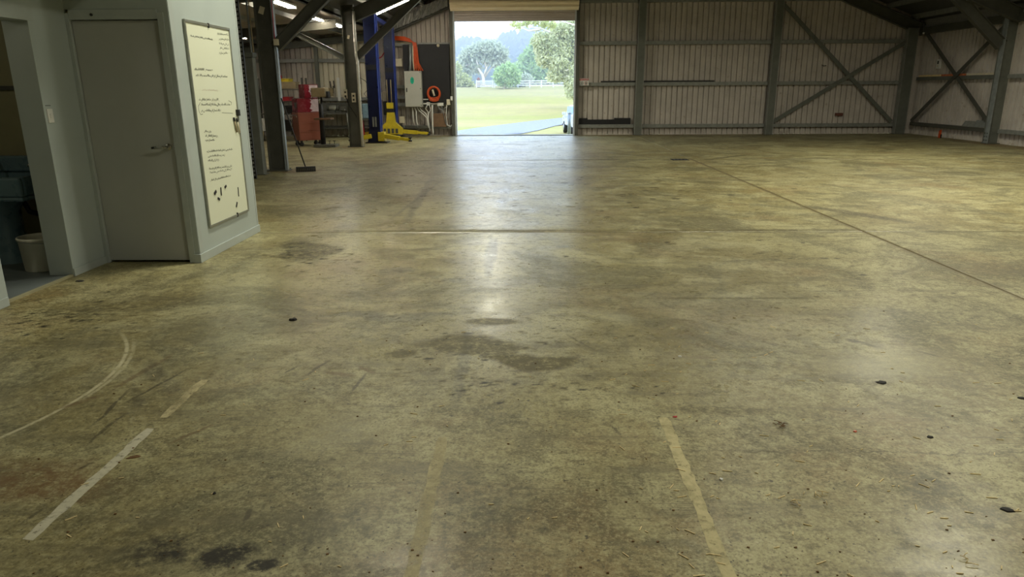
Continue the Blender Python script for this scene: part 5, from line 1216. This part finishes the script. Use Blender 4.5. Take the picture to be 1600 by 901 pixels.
# big overhanging gum on the right, nearer, trunk beyond the door edge
tree(928, 160, 20, 62, [(845, 66, 13, 14), (852, 88, 14, 14), (862, 68, 15, 16), (870, 55, 12, 10), (880, 78, 14, 16), (893, 60, 13, 16), (872, 95, 15, 14), (890, 108, 14, 16), (880, 45, 12, 9), (897, 40, 12, 12), (868, 118, 12, 9), (893, 128, 11, 10), (905, 90, 16, 24), (890, 146, 7, 7), (902, 150, 7, 8), (856, 82, 9, 9), (910, 55, 16, 20)], L['olive'], 19000, 0.34,
     'overhanging olive gum tree filling the right of the doorway', [[(932, 192), (930, 150), (922, 110), (912, 75), (905, 40)], [(915, 85), (900, 62), (884, 55), (862, 52), (845, 45), (824, 42), (808, 36)], [(884, 55), (870, 44), (852, 38), (842, 30)], [(845, 46), (826, 48), (812, 41)], [(918, 110), (900, 104), (885, 110), (868, 112)], [(910, 70), (896, 50), (880, 40), (866, 34)], [(925, 130), (905, 125), (890, 118), (878, 120)]], seed=16, r0=0.20)
tree(934, 160, 20, 60, [(803, 36, 4, 4), (812, 40, 3, 5), (820, 36, 4, 4), (838, 34, 5, 4), (850, 36, 6, 5), (862, 38, 6, 5), (826, 33, 5, 3)], L['yel'], 700, 0.32, 'fine yellow-green gum twigs hanging across the sky at the door head', [[(936, 192), (934, 120), (925, 70), (900, 40), (870, 30), (830, 30), (806, 33)]], 'gum_branch', 17, r0=0.09)

# forested hill
sk = [(560, 90), (640, 82), (700, 76), (712, 72), (730, 68), (760, 70), (775, 68), (790, 61), (805, 58), (820, 54), (835, 50), (850, 48), (870, 44), (905, 36), (960, 30), (1060, 40), (1200, 70)]
hill = thing('forested_hill', 'hazy blue forested hill rising behind the trees', 'hill', (0, 330, 0))
m = MB(); vs = []; fs = []; nn = len(sk); rows = 10
for r_ in range(rows+1):
    k = r_/rows; Y = 190+k*180
    for (px, py) in sk:
        q = atY(px, py+3, 370); base = 2.4
        zz = base+(q.z-base)*(k**1.25); vs.append((q.x*(Y/370)*0.6+q.x*0.4, Y-330, zz))
for r_ in range(rows):
    for i in range(nn-1): fs.append((r_*nn+i, r_*nn+i+1, (r_+1)*nn+i+1, (r_+1)*nn+i))
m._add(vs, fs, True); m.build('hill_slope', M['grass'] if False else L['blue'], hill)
rnd = random.Random(5); vs = []; fs = []
def blob(m, c, rx, rz, rnd):
    n = 7; vs = []; fs = []
    for lev, (rr, zz) in enumerate(((0.55, 0.0), (1.0, 0.35), (0.8, 0.75), (0.15, 1.0))):
        for k in range(n):
            a = 2*math.pi*k/n; j = rnd.uniform(.75, 1.25); vs.append((c[0]+rx*rr*j*math.cos(a), c[1]+rx*rr*j*math.sin(a), c[2]+rz*(zz+rnd.uniform(-.06, .06))))
    for l in range(3):
        for k in range(n): fs.append((l*n+k, l*n+(k+1) % n, (l+1)*n+(k+1) % n, (l+1)*n+k))
    m._add(vs, fs, False)
m = MB()
def sky_at(px):
    for (a, ya), (b, yb) in zip(sk, sk[1:]):
        if a <= px <= b: return ya+(yb-ya)*(px-a)/(b-a)
    return 60
for i in range(700):
    px = rnd.uniform(690, 930); k = rnd.random()**0.6 if i > 90 else 1.0; Y = 190+k*180
    q = atY(px, sky_at(px)+3, 370); zz = 2.4+(q.z-2.4)*(k**1.25); x = q.x*(Y/370)*0.6+q.x*0.4
    hgt = rnd.uniform(3.0, 6.5)*(0.8 if k == 1 else 1); blob(m, (x, Y-330, zz-1.0), rnd.uniform(1.2, 2.6), hgt, rnd)
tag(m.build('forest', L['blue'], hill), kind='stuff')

# thin daytime haze lying over the valley
t = NT('valley_haze'); vsn = t.n.new('ShaderNodeVolumeScatter'); vsn.inputs['Color'].default_value = (0.88, 0.94, 1.0, 1); vsn.inputs['Density'].default_value = 0.0045; vsn.inputs['Anisotropy'].default_value = 0.2
t.l.new(vsn.outputs[0], t.out.inputs['Volume']); t.n.remove(t.b); M['haze'] = t.m
o = MB().box(-150, 42, 1.0, 190, 400, 70).build('valley_haze', M['haze'], None); tag(o, 'thin pale haze in front of the distant hill', 'haze', kind='stuff')

# parked car, seen past the right door jamb
M['carpaint'] = paint('silver_white_car_paint', (0.60, 0.62, 0.66), 0.3, 0.2, 0.05, 3)
t = NT('car_glass'); M['glass'] = t.set(color=(0.25, 0.42, 0.60), rough=0.08, spec=0.8)
car = thing('car', 'pale station wagon parked on the driveway past the right door jamb', 'car', (3.02, 37.6, gz(37.6)+0.02), R(184))
# car faces the shed, length along y
m = MB(); sec = [(-2.1, 0.45), (-2.15, 0.75), (-1.95, 0.88), (-0.95, 0.98), (-0.35, 1.48), (1.6, 1.52), (2.05, 1.0), (2.1, 0.45)]
vs = []; fs = []
for s_ in (-1, 1):
    for (y, z) in sec: vs.append((s_*(0.84 if z < 1.2 else 0.66), y, z))
nn = len(sec); fs.append(tuple(range(nn))); fs.append(tuple(range(2*nn-1, nn-1, -1)))
for k in range(nn): fs.append((k, (k+1) % nn, nn+(k+1) % nn, nn+k))
m._add(vs, fs); m.build('body', M['carpaint'], car, bevel=0.05)
m = MB(); m.prism([(1.66, 1.44), (1.98, 1.06), (2.03, 1.08), (1.70, 1.47)], 'x', -0.56, 0.56); m.build('rear_window', M['glass'], car)
for s_ in (-1, 1): MB().prism([(1.80, 1.36), (2.04, 1.00), (2.09, 1.00), (1.85, 1.40)], 'x', s_*0.62, s_*0.78).build('tail_light', M['sign_red'], car)
m = MB(); m._add([(-0.72, -0.93, 1.02), (0.72, -0.93, 1.02), (0.60, -0.40, 1.45), (-0.60, -0.40, 1.45)], [(0, 1, 2, 3)]); m._add([(-0.72, -0.95, 1.02), (0.72, -0.95, 1.02), (0.60, -0.42, 1.45), (-0.60, -0.42, 1.45)], [(0, 1, 2, 3)]); m.build('windscreen', M['glass'], car)
for s_ in (-1, 1): m = MB(); m.prism([(-0.55, 1.05), (1.75, 1.05), (1.45, 1.44), (-0.25, 1.42)], 'x', s_*0.72, s_*0.80); m.build('side_window', M['glass'], car)
for s_ in (-1, 1):
    MB().box(s_*0.55, -2.18, 0.62, s_*0.80, -2.10, 0.78).build('headlight', M['white'], car, bevel=0.02)
    MB().box(s_*0.84, -0.75, 0.98, s_*1.02, -0.62, 1.12).build('side_mirror', M['carpaint'], car, bevel=0.02)
    for yy in (-1.3, 1.35):
        w_ = MB().lathe([(0.001, -0.1), (0.20, -0.1), (0.31, -0.09), (0.32, 0), (0.31, 0.09), (0.001, 0.1)], 20, (s_*0.76, yy, 0.32), 'x').build('wheel', M['rubber'], car)
        MB().lathe([(0.001, -0.105), (0.18, -0.105), (0.18, 0.105), (0.001, 0.105)], 14, (s_*0.76, yy, 0.32), 'x').build('hub', M['chrome'], w_)
MB().box(-0.82, -2.22, 0.38, 0.82, -2.08, 0.58).build('bumper', M['black'], car, bevel=0.03)
MB().box(-0.82, 2.08, 0.38, 0.82, 2.20, 0.62).build('rear_bumper', M['galv'], car, bevel=0.03)
MB().box(-0.40, -2.19, 0.62, 0.40, -2.12, 0.76).build('grille', M['black'], car)
bo = thing('bollard', 'pale grey steel bollard outside the right door jamb', 'bollard', (atY(889.5, 190, 30.6).x, 30.6, gz(30.6)+0.02)); MB().tube([(0, 0, 0), (0, 0, 0.92)], 0.075, 14).build('post', M['galv_light'], bo); MB().lathe([(0.08, 0.90), (0.08, 0.95), (0.001, 0.97)], 14).build('cap', M['galv_light'], bo)

# ================================================================== LITTER ON THE FLOOR
M['straw'] = paint('dry_straw', (0.78, 0.63, 0.34), 0.8, 0, 0.15, 20)
M['leafbrown'] = paint('dry_brown_leaf', (0.16, 0.085, 0.03), 0.8, 0, 0.3, 20)
def litter(name, px, py, label, cat, mat, r, h, seed, stretch=1.0):
    rnd = random.Random(seed); q = atZ(px, py, 0); m = MB(); n = 11
    top = [(r*stretch*rnd.uniform(.75, 1.2)*math.cos(2*math.pi*k/n), r*rnd.uniform(.75, 1.2)*math.sin(2*math.pi*k/n)) for k in range(n)]
    vs = [(x, y, 0) for x, y in top]+[(x*.8, y*.8, h*rnd.uniform(.7, 1.1)) for x, y in top]; fs = [tuple(range(n))[::-1], tuple(range(n, 2*n))]+[(k, (k+1) % n, n+(k+1) % n, n+k) for k in range(n)]
    m._add(vs, fs); o = m.build(name, mat, None); o.location = (q.x, q.y, 0.0); o.rotation_euler = (0, 0, rnd.uniform(-.4, .4)); return tag(o, label, cat)
litter('flattened_cap', 1378, 597.5, 'flat dark oval piece lying on the floor at the right', 'debris', M['rubber'], .024, .006, 1, 1.3)
litter('pebble', 1127, 749.5, 'small white pebble right of the pale yellow line', 'pebble', M['white'], .009, .008, 2, 1.0)
litter('plastic_chip', 1055, 651, 'small red chip at the top end of the pale yellow line', 'chip', M['sign_red'], .008, .004, 3, 1.6)
litter('orange_chip', 1336, 674, 'small orange chip right of the brown straw tuft', 'chip', M['orange'], .008, .005, 4, 1.4)
litter('bark_chip', 458, 500, 'dark lump lying beside the grey scuffed patch on the left', 'chip', M['rubber'], .023, .014, 5, 1.2)
litter('bark_chip', 1453, 683, 'dark flake on the floor right of the orange chip', 'chip', M['rubber'], .012, .006, 6, 1.2)
litter('bark_chip', 1573, 796, 'dark flake near the bottom right corner of the floor', 'chip', M['rubber'], .018, .005, 7, 1.6)
litter('bark_chip', 1596, 622, 'dark flake at the right frame edge', 'chip', M['rubber'], .016, .006, 8, 1.4)
litter('white_chip', 1062, 557, 'tiny white chip on the floor right of the oil patch', 'chip', M['white'], .011, .008, 9, 1.2)
litter('bark_chip', 209, 712+2, 'dark crumb on the white painted line', 'chip', M['leafbrown'], .014, .004, 10, 2.2)
litter('bark_chip', 335, 771, 'tiny black crumb right of the white painted line', 'chip', M['rubber'], .007, .006, 12, 1.0)
litter('bark_chip', 205, 433, 'dry leaf scrap on the floor by the wash room pier', 'leaf', M['rubber'], .025, .006, 13, 1.6).location = (-3.92, 5.86, 0)
def tuft(px, py, n, spread, label, seed, mats):
    rnd = random.Random(seed); q = atZ(px, py, 0); t_ = thing('straw_tuft', label, 'straw', (q.x, q.y, 0))
    for i in range(n):
        a = rnd.uniform(0, math.pi); l = rnd.uniform(.02, .045); c_ = Vector((rnd.gauss(0, spread), rnd.gauss(0, spread*1.2), 0.003+rnd.random()*.008)); d = Vector((math.cos(a), math.sin(a), rnd.uniform(-.05, .15)))*l
        MB().tube([c_-d*0.5, c_+d*0.1+Vector((0, 0, .003)), c_+d*0.5], 0.0016, 5).build('stalk', M[mats], t_)
tuft(1220, 665, 9, .018, 'brown tuft of dry stalks on the right of the floor', 1, 'leafbrown')
tuft(1283, 772, 6, .020, 'small bundle of pale straw at the lower right', 2, 'straw')
tuft(1246, 788, 4, .014, 'few pale stalks left of the straw bundle', 3, 'straw')
tuft(513*0+1515, 880, 4, .014, 'few pale stalks near the bottom right corner', 4, 'straw')
m = MB(); rnd = random.Random(21)
for i in range(150):
    px = rnd.uniform(960, 1600) if i < 115 else rnd.uniform(100, 960); py = rnd.uniform(500, 900); q = atZ(px, py, 0); a = rnd.uniform(-1.2, 1.2); l = rnd.choice((.014, .022, .03, .042))
    d = Vector((math.cos(a), math.sin(a), 0))*l/2; m.bar(Vector((q.x, q.y, .0016))-d, Vector((q.x, q.y, .0016))+d, .0036, .0025)
tag(m.build('scattered_straw', M['straw'], None), 'fine straw bits scattered over the concrete floor', 'straw', kind='stuff')
m = MB(); rnd = random.Random(22)
for i in range(420):
    px = rnd.uniform(0, 1600); py = 900-650*rnd.random()**1.3; 
    if px < 420 and py < 480: continue
    q = atZ(px, py, 0); s_ = rnd.choice((.0015, .002, .002, .003, .0045)); m.bar((q.x-s_, q.y, s_*.4), (q.x+s_, q.y+s_*rnd.uniform(-1, 1), s_*.4), s_*1.2, s_*.8)
tag(m.build('floor_grit', M['leafbrown'], None), 'dark grit scattered over the concrete floor', 'grit', kind='stuff')
